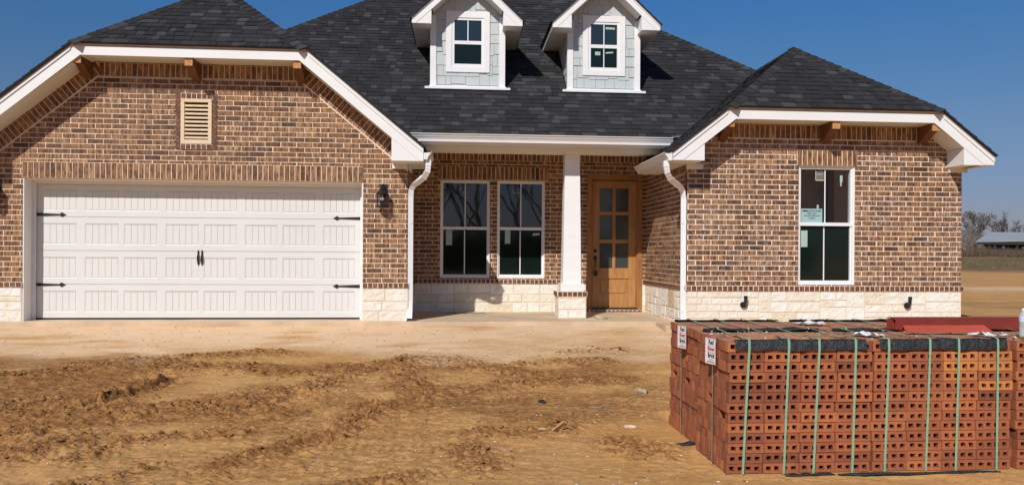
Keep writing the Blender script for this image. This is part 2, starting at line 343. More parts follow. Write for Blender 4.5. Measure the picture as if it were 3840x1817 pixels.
broad = np.clip((2.6-GX+1.2*(fbm(GX*.6, GY*.6, 3, 201)-.5)*2)/1.8, 0, 1)*np.clip((GY-6.7)/.8, 0, 1)*np.clip((10.5-GY+1.6*(fbm(GX*.7, GY*.9, 4, 203)-.5))/.5, 0, 1)
broad = broad*np.clip((fbm(GX*1.1, GY*2.0, 4, 207)-.36)*5, 0, 1)
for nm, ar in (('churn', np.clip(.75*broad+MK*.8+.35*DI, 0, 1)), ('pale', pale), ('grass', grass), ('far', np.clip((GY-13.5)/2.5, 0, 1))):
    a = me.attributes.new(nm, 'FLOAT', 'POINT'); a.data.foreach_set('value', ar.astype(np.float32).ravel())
go = bpy.data.objects.new('ground', me); col.objects.link(go); tag(go, kind='structure')
m, b = newmat('sandy construction dirt'); v = coords(m); L = m.node_tree.links
n1 = nse(m, v, 1.1, 6, .65); n2 = nse(m, v, 14, 6, .7); n3 = nse(m, v, 5, 5, .7, .4)
c = mix(m, ramp(m, n1, [(.35, 0.), (.65, 1.)]), (.60, .315, .105), (.69, .40, .155))
c = mix(m, mth(m, 'MULTIPLY', attr(m, 'churn'), ramp(m, n3, [(.25, .35), (.6, 1.)])), c, (.330, .145, .042))
c = mix(m, mth(m, 'MULTIPLY', mth(m, 'ADD', mth(m, 'MULTIPLY', attr(m, 'churn'), .8), .2), ramp(m, nse(m, coords(m, (1, 2.6, 1)), 10, 6, .82, 1.1), [(.485, 0.), (.545, 1.)])), c, (.135, .055, .017))  # dark streaks: crevice shadow and damp soil painted into the colour
c = mix(m, mth(m, 'MULTIPLY', mth(m, 'ADD', attr(m, 'churn'), .25), ramp(m, nse(m, coords(m, (1, 3.5, 1)), 21, 4, .8, .4), [(.57, 0.), (.62, .8)])), c, (.13, .055, .018))  # finer dark specks, again painted crevice shade mixed with damp crumbs
c = mix(m, ramp(m, n2, [(.3, .35), (.7, 0.)]), c, (.31, .16, .06))
c = mix(m, mth(m, 'MULTIPLY', attr(m, 'pale'), ramp(m, n3, [(.25, .7), (.6, 1.)])), c, (.77, .54, .335))
c = mix(m, ramp(m, nse(m, v, 60, 3, .8), [(.66, 0.), (.76, .55)]), c, (.74, .62, .47))
vs_ = coords(m, (.3, .9, 1)); c = mix(m, mth(m, 'MULTIPLY', attr(m, 'far'), ramp(m, nse(m, vs_, .9, 5, .7), [(.40, 0.), (.75, .8)])), c, (.45, .22, .08))
c = mix(m, mth(m, 'MULTIPLY', attr(m, 'far'), ramp(m, nse(m, vs_, 3.1, 5, .8), [(.56, 0.), (.66, .7)])), c, (.20, .10, .045))
gcol = mix(m, ramp(m, nse(m, vs_, .8, 5, .75), [(.35, 0.), (.6, 1.)]), (.115, .088, .038), (.20, .135, .07))
gcol = mix(m, ramp(m, nse(m, coords(m, (.15, 1, 1)), .35, 3, .6), [(.6, 0.), (.7, .8)]), gcol, (.38, .22, .10))
c = mix(m, attr(m, 'grass'), c, gcol)
c = mix(m, ramp(m, nse(m, coords(m, (1, 2.2, 1)), 16, 6, .8, .5), [(.56, 0.), (.64, .5)]), c, (.36, .21, .10))
L.new(c, b.inputs['Base Color']); b.inputs['Roughness'].default_value = .95; b.inputs['Specular IOR Level'].default_value = .15
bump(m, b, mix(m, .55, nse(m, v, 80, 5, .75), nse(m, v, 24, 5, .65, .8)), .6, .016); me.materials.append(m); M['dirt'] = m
m2 = plain('dirt clod', (.27, .125, .042), .95, .35, 9, .7, 60, .01); M['clod'] = m2
def gz(x, y): return float(ground_z(np.array([[x]], float), np.array([[y]], float))[0, 0])

# ------------------------------------------------------------------ brickwork
BL, BH, J = .2295, .0745, .0148
def tone_b(): return min(1, max(0, rnd.gauss(.53, .19)))
def laid(mb, fr, reg, holes, v0, m=0, proud=.006, back=-.0, L_=BL, H_=BH, tone=tone_b, u0=0.):
    us = [p[0] for p in reg]; vs = [p[1] for p in reg]
    k0 = int(math.floor((min(vs)-v0)/H_))
    for k in range(k0, int((max(vs)-v0)/H_)+2):
        y0 = v0+k*H_+J/2; y1 = v0+(k+1)*H_-J/2; off = u0+(L_/2 if k % 2 else 0)
        i0 = int(math.floor((min(us)-off)/L_))
        for i in range(i0, int((max(us)-off)/L_)+2):
            a = off+i*L_+J/2+rnd.uniform(-.003, .003); bb = off+(i+1)*L_-J/2+rnd.uniform(-.003, .003)
            e = rnd.uniform(-.0012, .0012); ps = [[(a, y0+e), (bb, y0+e*.3), (bb, y1+e), (a, y1+e*.5)]]
            p = clip_region(ps[0], reg)
            if not p: continue
            ps = [p]
            for h in holes: ps = subtract(ps, h)
            t = tone(); d = proud+rnd.uniform(-.002, .002)
            for p in ps:
                if area(p) > .0002: mb.prism(fr, p, back, d, t, m, back=False)
def mortar_slab(mb, fr, reg, holes, m=1, d0=-.12, d1=0):
    ps = [reg]
    for h in holes: ps = subtract(ps, h)
    for p in ps: mb.prism(fr, p, d0, d1, .5, m)
def course(mb, fr, u0, u1, v0, v1, pitch=.0745, proud=.014, tone=tone_b, m=0, joint=J):  # bricks side by side
    n = max(1, round((u1-u0)/pitch)); w_ = (u1-u0)/n
    mb.prism(fr, [(u0+.001, v0+.001), (u1-.001, v0+.001), (u1-.001, v1-.001), (u0+.001, v1-.001)], -.004, proud-.0065, .5, 1, back=False)
    for i in range(n):
        a = u0+i*w_+joint/2; bb = u0+(i+1)*w_-joint/2; e = rnd.uniform(-.002, .002)
        mb.prism(fr, [(a, v0+joint/2), (bb, v0+joint/2), (bb, v1-joint/2+e*0), (a, v1-joint/2)], -.001, proud+e, tone(), m, back=False)
def raked(mb, fr, p0, p1, inward, width, pitch=.0745, proud=.012, m=0, reg=None):
    p0 = Vector(p0); p1 = Vector(p1); d = (p1-p0); Ln = d.length; d.normalize(); w_ = Vector(inward).normalized(); n = int(Ln/pitch)
    bd = [tuple(p0), tuple(p1), tuple(p1+w_*(width-.004)), tuple(p0+w_*(width-.004))]
    if d.cross(w_) < 0: bd.reverse()
    if reg: bd = clip_region(bd, reg)
    mb.prism(fr, bd, -.004, proud-.0065, .5, 1, back=False)
    for i in range(n):
        a = p0+d*(i*pitch+J/2); bb = p0+d*((i+1)*pitch-J/2)
        poly = [tuple(a), tuple(bb), tuple(bb+w_*(width-J)), tuple(a+w_*(width-J))]
        if (bb-a).cross(w_) < 0: poly.reverse()
        if reg: poly = clip_region(poly, reg)
        if poly: mb.prism(fr, poly, -.001, proud+rnd.uniform(-.002, .002), tone_b(), m, back=False)
def stones(fr, u0, u1, v0, v1, seed, holes=()):
    r = random.Random(seed); mb = MB(); ps = [[(u0, v0), (u1, v0), (u1, v1), (u0, v1)]]
    mortar_slab(mb, fr, ps[0], [], 1, -.12, .004)
    cells = []
    def split(a, b_, c_, d, depth):
        wd, ht = b_-a, d-c_
        if ht > .31 or (ht > .2 and r.random() < .5):
            t = c_+ht*r.choice((.36, .42, .5, .62)); split(a, b_, c_, t, depth+1); split(a, b_, t, d, depth+1)
        elif wd > .62 or (wd > ht*2.6 and r.random() < .6):
            t = a+wd*r.uniform(.35, .65); split(a, t, c_, d, depth+1); split(t, b_, c_, d, depth+1)
        else: cells.append((a, b_, c_, d))
    x = u0
    while x < u1-.01:
        n = min(u1, x+r.uniform(.5, 1.1));
        if u1-n < .22: n = u1
        split(x, n, v0, v1, 0); x = n
    O, U, V, N_ = fr
    for (a, b_, c_, d) in cells:
        g = .0065; a += g; b_ -= g; c_ += g; d -= g
        if b_-a < .03: continue
        def lin(L_): n_ = max(2, int(L_/.03)); return [0, .006]+[.006+(L_-.012)*i/n_ for i in range(1, n_)]+[L_-.006, L_]
        gu, gv = lin(b_-a), lin(d-c_); nu, nv = len(gu)-1, len(gv)-1; t = min(1, max(0, r.gauss(.6, .25))); s0 = r.uniform(0, 99); dep = r.uniform(.007, .014)
        vs = []
        for j in range(nv+1):
            for i in range(nu+1):
                uu = a+gu[i]; vv = c_+gv[j]; edge = 0 if i in (0, nu) or j in (0, nv) else 1
                h = mnoise.fractal(Vector((uu*13+s0, vv*17, s0)), .6, 2.1, 4)*(.007 if 1 < i < nu-1 and 1 < j < nv-1 else .003)
                if edge < .01: h = 0; dd = .0
                else: dd = dep+h
                q = 0 if edge > .01 else mnoise.noise(Vector((uu*20, vv*20, s0)))*.006
                vs.append(O+U*(uu+q)+V*(vv+q)+N_*dd)
        mb.mesh(vs, [(j*(nu+1)+i, j*(nu+1)+i+1, (j+1)*(nu+1)+i+1, (j+1)*(nu+1)+i) for j in range(nv) for i in range(nu)], t, 0, False)
    return mb
def shingles(fr, reg, exposure=.136, rz=0, seed=1, base=True):
    r = random.Random(seed); mb = MB(); O, U, V, N_ = fr
    if base: mb.prism(fr, reg, -.02, -.003, .1)
    us = [p[0] for p in reg]; vs = [p[1] for p in reg]; k = 0; y = min(vs)
    while y < max(vs):
        x = min(us)-r.uniform(0, .3)
        while x < max(us):
            L_ = r.choice((.09, .11, .13, .15, .17, .20, .24)); th = r.choice((.007, .013)); sk = r.uniform(-.012, .012)
            t = r.random(); t = r.uniform(.86, 1) if t < .16 else r.uniform(.55, .8) if t < .4 else r.uniform(0, .55)
            p = clip_region([(x+.002, y), (x+L_-.002, y), (x+L_-.002+sk, y+exposure+.02), (x+.002+sk, y+exposure+.02)], reg)
            if p:
                top = [O+U*q[0]+V*q[1]+N_*(th*(1-(q[1]-y)/(exposure+.02))+.0008+.0025*(r.random() if q[1]-y < .01 else 0)) for q in p]
                bot = [O+U*q[0]+V*q[1]-N_*.003 for q in p]; n = len(p)
                mb.mesh(top+bot, [tuple(range(n))]+[(i+n, (i+1) % n+n, (i+1) % n, i) for i in range(n)], t)
            x += L_
        y += exposure
    return mb
def caps(mb, p0, p1, nl, nr, seed=3, wd=.14, step=.143):   # folded cap shingles along a hip or ridge; nl/nr lie in the two planes
    r = random.Random(seed); p0 = Vector(p0); p1 = Vector(p1); d = p1-p0; Ln = d.length; d.normalize(); n = int(Ln/step)
    nl = Vector(nl); nr = Vector(nr); upn = (-(nl+nr)).normalized() if (nl+nr).length > .01 else Vector((0, 0, 1))
    for i in range(n+1):
        a = p0+d*(i*step); b_ = p0+d*min(Ln+.02, (i+1)*step+.03); t = r.choice((.2, .35, .5, .6, .75, .93))
        lo, hi = upn*.021, upn*.012
        mb.mesh([a+nl*wd+lo*.8, a+lo*1.2, a+nr*wd+lo*.8, b_+nl*wd+hi*.5, b_+hi, b_+nr*wd+hi*.5, a+nl*wd-upn*.004, a-upn*.01, a+nr*wd-upn*.004, b_+nl*wd-upn*.004, b_+nr*wd-upn*.004],
                [(0, 1, 4, 3), (1, 2, 5, 4), (6, 7, 1, 0), (7, 8, 2, 1), (0, 3, 9, 6), (2, 8, 10, 5)], t)

# ------------------------------------------------------------------ the house
SL = .58   # slab level
GY_, WY, PY = 12.56, 11.81, 14.5
H = thing('brick_house', (1.0, 12.56, .58), 'single storey brown brick house with dark shingle roof, white trim and two dormers', 'house')
def part(mb, name, mats, parent=H, label=None, **k): return mb.build(name, mats, parent, label, **k)
WM = [M['brick'], M['mortar']]
# garage front
fr = front(GY_); pg = .82; GL, GR = -6.84, -.77
def g_rake(X, base): return base+pg*(-2.19-X)      # right rake line; left is the mirror about -3.805
outer = [(GL, 1.145), (GR, 1.145), (GR, g_rake(GR, 4.26)), (-2.30, 4.345), (-5.31, 4.345), (GL, g_rake(GR, 4.26))]
inner = [(GL, 1.145), (GR, 1.145), (GR, g_rake(GR, 3.975)), (-2.385, 4.135), (-5.225, 4.135), (GL, g_rake(GR, 3.975))]
mb = MB(); door_hole = (-6.281, -1.43, 0, 2.655); vent_ring = (-4.155, -3.55, 3.095, 3.925)
sold_g = (-6.281, -1.43, 2.655, 2.885)
mortar_slab(mb, fr, outer, [door_hole, (-4.075, -3.63, 3.18, 3.84)])
laid(mb, fr, inner, [door_hole, vent_ring, sold_g], SL+.565)
gw = part(mb, 'brick_wall', WM, label='garage gable wall of brown brick')
mb = MB(); course(mb, fr, -6.281, -1.43, 2.655, 2.885, .077, .020)
part(mb, 'soldier_course', WM, gw)
mb = MB(); course(mb, fr, -5.23, -2.38, 4.14, 4.343, .0775, .012)
cs = Vector((1, -pg)).normalized(); inw = Vector((-pg, -1)).normalized()
raked(mb, fr, (-2.32, g_rake(-2.32, 4.255)), (GR+.05, g_rake(GR+.05, 4.255)), inw, .205, .0775, reg=outer)
raked(mb, fr, (-5.29, g_rake(-2.32, 4.255)), (GL-.05, g_rake(GR+.05, 4.255)), (-inw.x, inw.y), .205, .0775, reg=outer)
part(mb, 'soldier_course', WM, gw)
mb = MB()
rb = lambda: rnd.uniform(.3, .8)
for a, b_, c_, d in ((-4.155, -4.078, 3.095, 3.925), (-3.627, -3.55, 3.095, 3.925)):
    for i in range(11):
        z0 = 3.095+i*.0755; mb.prism(fr, [(a+J/2, z0+J/2), (b_-J/2, z0+J/2), (b_-J/2, z0+.0755-J/2), (a+J/2, z0+.0755-J/2)], -.001, .016, rb(), 0)
course(mb, fr, -4.075, -3.63, 3.845, 3.925, .0755, .016, rb); course(mb, fr, -4.075, -3.63, 3.10, 3.178, .0755, .03, rb)
part(mb, 'vent_surround', [M['brick_plain'], M['mortar']], gw)
for a, b_ in ((GL, -6.281), (-1.43, GR+.02)):
    mb = MB(); course(mb, fr, a, b_, 1.072, 1.148, .077, .028, rb); mb.box(a, b_, GY_, GY_+.1, 1.06, 1.145, .5, 1)
    part(mb, 'sill_course', [M['brick_plain'], M['mortar']], gw)
    part(stones(fr, a, b_, SL-.05, 1.068, int(a*100)), 'stone_base', [M['stone'], M['stone_mortar']], gw)
# garage side wall (faces the porch)
fr = facing_px(GR); mb = MB(); reg = [(GY_+.005, 1.145), (PY, 1.145), (PY, 3.02), (GY_+.005, 3.02)]
mortar_slab(mb, fr, reg, []); laid(mb, fr, reg, [], SL+.565, u0=GY_+.1)
w2 = part(mb, 'brick_wall', WM, label='brick return wall of the garage beside the porch')
mb = MB(); course(mb, fr, GY_, PY, 1.072, 1.148, .077, .028, rb); mb.box(GR-.1, GR, GY_+.11, PY, 1.06, 1.145, .5, 1); part(mb, 'sill_course', [M['brick_plain'], M['mortar']], w2)
part(stones(fr, GY_+.01, PY, SL-.05, 1.068, 51), 'stone_base', [M['stone'], M['stone_mortar']], w2)
# porch back wall
fr = front(PY); PL, PR = GR, 3.32
wins = [(-.322, .54), (.668, 1.508)]; W0, W1 = 1.167, 2.872
dh = (2.262, 3.255, 0, 3.005)
mb = MB(); reg = [(PL, 1.145), (PR, 1.145), (PR, 3.5), (PL, 3.5)]
hs = [(a, b_, W0, W1) for a, b_ in wins]+[dh]
mortar_slab(mb, fr, reg, hs); laid(mb, fr, reg, hs+[(-.37, 1.565, 2.88, 3.115), (PL, PR, 3.215, 3.5)], SL+.565)
w3 = part(mb, 'brick_wall', WM, label='shaded brick wall at the back of the porch')
mb = MB(); course(mb, fr, -.37, 1.565, 2.88, 3.115, .078, .02); part(mb, 'soldier_course', WM, w3)
mb = MB(); course(mb, fr, PL, PR, 3.215, 3.43, .078, .012); part(mb, 'soldier_course', WM, w3)
for a, b_ in ((PL, 2.262), (3.255, PR)):
    mb = MB(); course(mb, fr, a, b_, 1.072, 1.148, .077, .03, rb); mb.box(a, b_, PY, PY+.1, 1.06, 1.145, .5, 1); part(mb, 'sill_course', [M['brick_plain'], M['mortar']], w3)
    part(stones(fr, a, b_, SL-.02, 1.068, 77+int(a*9)), 'stone_base', [M['stone'], M['stone_mortar']], w3)
# wing side wall (faces the porch, partly sunlit)
WMS = [M['brick_smear'], M['mortar_pale']]
fr = facing_nx(PR); mb = MB(); reg = [(-PY, 1.145), (-WY-.005, 1.145), (-WY-.005, 3.05), (-PY, 3.05)]; so_ = (-13.35, -WY-.005, 2.80, 3.02)
mortar_slab(mb, fr, reg, []); laid(mb, fr, reg, [so_], SL+.565)
w4 = part(mb, 'brick_wall', WMS, label='brick return wall of the right wing beside the door')
mb = MB(); course(mb, fr, *so_, .078, .012); part(mb, 'soldier_course', WM, w4)
mb = MB(); course(mb, fr, -PY+.01, -WY, 1.072, 1.148, .077, .03, rb); mb.box(PR, PR+.1, WY+.11, PY, 1.06, 1.145, .5, 1); part(mb, 'sill_course', [M['brick_plain'], M['mortar']], w4)
part(stones(fr, -PY, -WY-.01, SL-.3, 1.068, 91), 'stone_base', [M['stone'], M['stone_mortar']], w4)
# wing front wall
fr = front(WY); pw = .78; WL, WR = 3.32, 7.53; wc = 5.369
def w_rake(X, base): return base-pw*(X-6.95)
o_w = [(WL, 1.145), (WR, 1.145), (WR, w_rake(WR, 3.43)), (7.05, 3.515), (3.69, 3.515), (WL, w_rake(2*wc-WL, 3.43))]
i_w = [(WL, 1.145), (WR, 1.145), (WR, w_rake(WR, 3.4)), (7.23, 3.305), (3.51, 3.305), (WL, w_rake(2*wc-WL, 3.4))]
i_w = clip(o_w, 0, 1, 3.305)
ww = (4.995, 5.86, 1.165, 2.925); sw = (4.965, 5.885, 2.925, 3.155)
mb = MB(); mortar_slab(mb, fr, o_w, [ww]); laid(mb, fr, i_w, [ww, sw], SL+.565)
w5 = part(mb, 'brick_wall', WMS, label='front wall of the right wing with pale mortar smears')
mb = MB(); course(mb, fr, *sw, .077, .020); part(mb, 'soldier_course', WM, w5)
mb = MB(); course(mb, fr, 3.62, 7.12, 3.31, 3.513, .0775, .012); part(mb, 'soldier_course', WM, w5)
mb = MB(); course(mb, fr, WL-.02, WR+.03, 1.072, 1.148, .077, .03, rb); mb.box(WL, WR, WY, WY+.1, 1.06, 1.145, .5, 1); part(mb, 'sill_course', [M['brick_plain'], M['mortar']], w5)
part(stones(fr, WL, WR, SL-.14, 1.068, 15), 'stone_base', [M['stone'], M['stone_mortar']], w5)
# hidden sides
mb = MB(); mb.box(WR-.12, WR, WY+.12, 12.1, SL-.2, 3.1); mb.box(WR-.12, WR, 13.0, 27, SL-.2, 3.1); mb.box(WR-.12, WR, 12.1, 13.0, SL-.2, 1.17); mb.box(WR-.12, WR, 12.1, 13.0, 2.9, 3.1); mb.box(GL, GL+.12, GY_+.12, 27, SL-.2, 3.1); mb.box(GL, WR, 26.9, 27.0, SL-.2, 3.1)  # gap in the unseen right wall is added to light the wing room
part(mb, 'brick_wall', M['brick'], label='outer side and rear walls')
mb = MB()  # porch ceiling and interior partitions that keep rooms dark
mb.box(GR+.005, PR-.005, 12.75, PY+.1, 3.40, 3.44); part(mb, 'ceiling', M['soffit'], label='porch ceiling')
# ---- roofs
def slope_frame(O, U, p, run):      # run = horizontal unit vector pointing up-slope
    Vv = (Vector(run)+V3(0, 0, p)).normalized(); U = Vector(U); return (Vector(O), U, Vv, U.cross(Vv))
EY, EZ, pm = 12.62, 3.40, .75; XL, XR = -6.3, 7.47; k_ = math.sqrt(1+pm*pm); cxm = (XL+XR)/2; hw = (XR-XL)/2
f1 = slope_frame((0, EY, EZ), (1, 0, 0), pm, (0, 1, 0))
mb = shingles(f1, [(XL, 0), (XR, 0), (cxm+.01, hw*k_), (cxm-.01, hw*k_)], seed=5)
mr = part(mb, 'roof', M['shingle'], label='large main roof slope carrying the dormers')
mb = MB()
ap = V3(cxm, EY+hw, EZ+pm*hw)
for p, q, r_ in (((XL, EY), (XL, EY+2*hw), 0), ((XR, EY+2*hw), (XR, EY), 0), ((XR, EY+2*hw), (XL, EY+2*hw), 0)):
    mb.face([(p[0], p[1], EZ), (q[0], q[1], EZ), ap], .3) if p[0] != XL or q[0] != XL else mb.face([(q[0], q[1], EZ), (p[0], p[1], EZ), ap], .3)
part(mb, 'roof_slope', M['shingle'], mr)
mb = MB(); hx = 1/math.sqrt(2+pm*pm)
for X0, s_ in ((XL, 1), (XR, -1)):
    side = V3(0, 1, pm*0)  # across hip: one flank on the front plane, one on the end plane
    caps(mb, (X0, EY, EZ), ap, V3(s_, 0, 0)*.75+V3(0, -.45, -.34), V3(-s_*.45, .75, -.34), 4)
part(mb, 'hip_cap', M['shingle'], mr)
def jerkin(cx, hf, zt, he, p, y0, y1, seed, label, inner, yi, yr):
    ze = zt-p*(he-hf); k = math.sqrt(1+p*p); zr = zt+p*hf
    base = None
    f = slope_frame((0, y0, zt), (1, 0, 0), p, (0, 1, 0))
    mbf = shingles(f, [(cx-hf, 0), (cx+hf, 0), (cx+.004, hf*k), (cx-.004, hf*k)], seed=seed)
    ro = part(mbf, 'roof', M['shingle'], label=label)
    for s_ in (1, -1):
        O = V3(cx+s_*he, 0, ze); U = V3(0, s_, 0); run = V3(-s_, 0, 0); fs = slope_frame(O, U, p, run)
        pts = [(y0, 0), (y1, 0), (y1, he*k), (y0+hf, he*k), (y0, (he-hf)*k)]
        if s_ == inner: pts[1] = (yi, 0); pts[2] = (yr, he*k)
        if s_ == -1: pts = [(-a, b_) for a, b_ in reversed(pts)]
        part(shingles(fs, pts, seed=seed+7+s_), 'roof_slope', M['shingle'], ro)
    mbc = MB(); apx = V3(cx, y0+hf, zr)
    for s_ in (1, -1):
        caps(mbc, (cx+s_*hf, y0, zt), apx, V3(-s_*.75, -.45, -.34), V3(s_*.45, .75, -.34), seed)
    caps(mbc, apx, (cx, y1, zr), V3(-.77, 0, -.63), V3(.77, 0, -.63), seed+1)
    part(mbc, 'hip_cap', M['shingle'], ro)
    return ro
jerkin(-3.805, 1.63, 4.515, 3.305, pg, 12.08, 17.2, 20, 'clipped gable roof over the garage', 1, 13.2, 16.5)
jerkin(wc, 1.60, 3.69, 2.41, pw, 11.33, 16.2, 30, 'clipped gable roof over the right wing', -1, 13.43, 15.1)
# ---- fascias, soffits, eave returns of a clipped gable
def gable_trim(cx, hf, zt, he, p, yf, yw, zb_h, end_z, wallx, label):
    c_ = math.sqrt(1+p*p); ze = zt-p*(he-hf); vb = .17*c_     # vertical height of the rake board
    fa = MB(); F = front(yf)
    rk = lambda X: zt-p*(X-hf)      # X measured from the centre
    xh = hf-(zb_h-(zt-vb))/p*-1 if False else hf+((zt-vb)-zb_h)/p
    fa.prism(F, [(cx-xh, zb_h), (cx+xh, zb_h), (cx+hf, zt), (cx-hf, zt)], -.03, 0)
    part(fa, 'fascia', M['white'])
    for s_ in (1, -1):
        xe = he; pts = [(xh, zb_h), (he-((end_z-(rk(he)-vb))/p if end_z > rk(he)-vb else 0), end_z), (he, end_z), (he, rk(he)), (hf, zt)]
        pts = [(cx+s_*a, z) for a, z in pts]
        if s_ < 0: pts.reverse()
        fb = MB(); fb.prism(F, pts, -.03, .0015)
        st = [(hf-.0, zt), (hf+.02, zt-.05*c_), (he, rk(he)-.046*c_), (he, rk(he))]; st = [(cx+s_*a, z) for a, z in st]
        if s_ > 0: st.reverse()
        fb.prism(F, st, 0, .017)
        part(fb, 'rake_board', M['white'])
        # triangular eave return
        xi = he-.46; zi = rk(xi)-vb; xo = xi+(zi-end_z)/p
        tri = [(cx+s_*xi, end_z), (cx+s_*xo, end_z), (cx+s_*xi, zi)]
        if s_ < 0: tri.reverse()
        rt = MB(); rt.prism(F, tri, -(yw-yf), -.006); part(rt, 'eave_return', M['white'])
        # sloped soffit beneath the rake
        sf = MB(); a0, z0, a1, z1 = xh-.02, zb_h+.003, xi, zi+.004
        sf.face([(cx+s_*a0, yf+.02, z0), (cx+s_*a1, yf+.02, z1), (cx+s_*a1, yw+.02, z1), (cx+s_*a0, yw+.02, z0)])
        sf.face([(cx+s_*a0, yf+.02, z0+.012), (cx+s_*a1, yf+.02, z1+.012), (cx+s_*a1, yw+.02, z1+.012), (cx+s_*a0, yw+.02, z0+.012)])
        part(sf, 'soffit', M['soffit'])
        # drip edge on the rake
        dr = MB(); dr.mesh([(cx+s_*hf, yf-.022, zt+.004), (cx+s_*he, yf-.022, rk(he)+.004), (cx+s_*he, yf-.022, rk(he)+.022), (cx+s_*hf, yf-.022, zt+.022), (cx+s_*hf, yf+.01, zt+.022), (cx+s_*he, yf+.01, rk(he)+.022)], [(0, 1, 2, 3), (3, 2, 5, 4)])
        part(dr, 'drip_edge', M['drip'])
    so2 = MB(); so2.box(cx-xh, cx+xh, yf+.03, yw+.02, zb_h+.003, zb_h+.02); part(so2, 'soffit', M['soffit'])
    dr = MB(); dr.mesh([(cx-hf-.01, yf-.012, zt+.002), (cx+hf+.01, yf-.012, zt+.002), (cx+hf+.01, yf-.03, zt+.03), (cx-hf-.01, yf-.03, zt+.03), (cx+hf+.01, yf+.01, zt+.033), (cx-hf-.01, yf+.01, zt+.033)], [(0, 1, 2, 3), (3, 2, 4, 5)])
    part(dr, 'drip_edge', M['drip'])
    return ze
gable_trim(-3.805, 1.615, 4.48, 3.285, pg, 12.13, GY_, 4.35, 2.935, None, '')
gable_trim(wc, 1.582, 3.65, 2.385, pw, 11.38, WY, 3.52, 2.925, None, '')
# eaves along the sides: soffit box, fascia, gutter
def kgutter(p0, p1, out, z, name='gutter', label=None, h=.115):
    # K profile (distance out, height) extruded from p0 to p1
    prof = [(0, 0), (0, -h), (.055, -h), (.06, -h*.72), (.082, -h*.42), (.088, -h*.40), (.105, -h*.12), (.118, -h*.08), (.118, 0), (.110, 0), (.110, -.012), (.008, -.02)]
    p0 = V3(*p0, z); p1 = V3(*p1, z); o_ = V3(*out, 0); g = MB(); n = len(prof)
    a = [p0+o_*q[0]+V3(0, 0, q[1]) for q in prof]; b_ = [p1+o_*q[0]+V3(0, 0, q[1]) for q in prof]
    g.mesh(a+b_, [(i, (i+1) % n, (i+1) % n+n, i+n) for i in range(n)]+[tuple(range(n)), tuple(reversed(range(n, 2*n)))])
    return part(g, name, M['gutter'], label=label)
kgutter((-.515, 12.12), (-.515, 13.2), (1, 0), 3.075, label='short gutter on the garage eave')
kgutter((2.975, 13.4), (2.975, 11.37), (-1, 0), 3.03, label='short gutter on the wing eave')
kgutter((-.76, 12.67), (3.30, 12.67), (0, -1), 3.405, label='long gutter over the porch')
mb = MB()
mb.box(-.545, -.52, 12.161, 13.25, 2.935, 3.09); mb.box(GR+.002, -.546, 12.57, 13.25, 2.925, 2.945); mb.box(GR-.22, -.546, 12.16, 12.558, 2.93, 2.934)
mb.box(GR-.23, GR+.012, GY_-.035, GY_-.002, 2.86, 2.93); mb.box(GR+.001, GR+.025, GY_-.035, 13.25, 2.86, 2.924)
part(mb, 'eave_soffit', M['soffit'], label='boxed eave of the garage above the downspout')
mb = MB()
mb.box(2.98, 3.005, 11.411, 13.45, 2.925, 3.05); mb.box(3.006, PR-.002, 11.82, 13.45, 2.915, 2.935); mb.box(3.006, 3.43, 11.41, 11.80, 2.921, 2.924)
mb.box(PR-.02, PR+.22, WY-.035, WY-.002, 2.84, 2.92)
part(mb, 'eave_soffit', M['soffit'], label='boxed eave of the wing above the porch')
mb = MB(); mb.box(7.295, 7.75, 11.385, 11.43, 2.921, 2.9245); mb.box(7.31, 7.60, WY-.035, WY-.002, 2.85, 2.925); mb.box(WR, 7.75, 11.43, 27, 2.925, 2.94); mb.box(7.74, 7.76, 11.43, 27, 2.94, 3.03); part(mb, 'eave_soffit', M['soffit'], label='boxed eave at the right end of the wing')
# porch beam
mb = MB(); mb.box(-1.3, 3.32, 12.671, 12.70, 3.25, 3.40); part(mb, 'fascia', M['white'], label='fascia behind the porch gutter')
mb = MB(); mb.box(GR+.01, PR-.01, 12.995, 13.25, 3.19, 3.41); mb.box(GR+.01, PR-.01, 12.70, 12.99, 3.285, 3.30); part(mb, 'beam', M['white'], label='white boxed beam across the porch')
mb = MB(); mb.face([(3.30, 12.66, 3.30), (3.62, 12.66, 3.30), (3.62, 12.66, 3.44), (3.30, 12.66, 3.44)]); mb.box(3.30, 3.50, 12.665, 12.70, 3.27, 3.40); part(mb, 'fascia', M['white'])
# brackets
def bracket(x0, x1, yw, yf, zt, zw):
    b2 = MB(); F = (V3(x0, 0, 0), V3(0, -1, 0), V3(0, 0, 1), V3(-1, 0, 0))
    prof = [(-yw, zw), (-(yw-.05), zw), (-(yf+.16), zt-.155), (-(yf+.10), zt-.112), (-yf, zt-.108), (-yf, zt), (-yw, zt)]
    b2.prism(F, prof, -(x1-x0), 0); o_ = part(b2, 'bracket', [M['cedar']])
    e = MB(); e.box(x0+.001, x1-.001, yf-.004, yf+.001, zt-.107, zt-.001); part(e, 'cut_end', M['cedar_end'], o_)
for x0, x1 in ((-5.42, -5.31), (-3.90, -3.79), (-2.388, -2.278)): bracket(x0, x1, GY_, 12.165, 4.349, 4.10)
for x0, x1 in ((3.77, 3.885), (5.325, 5.44), (6.825, 6.94)): bracket(x0, x1, WY, 11.415, 3.519, 3.27)
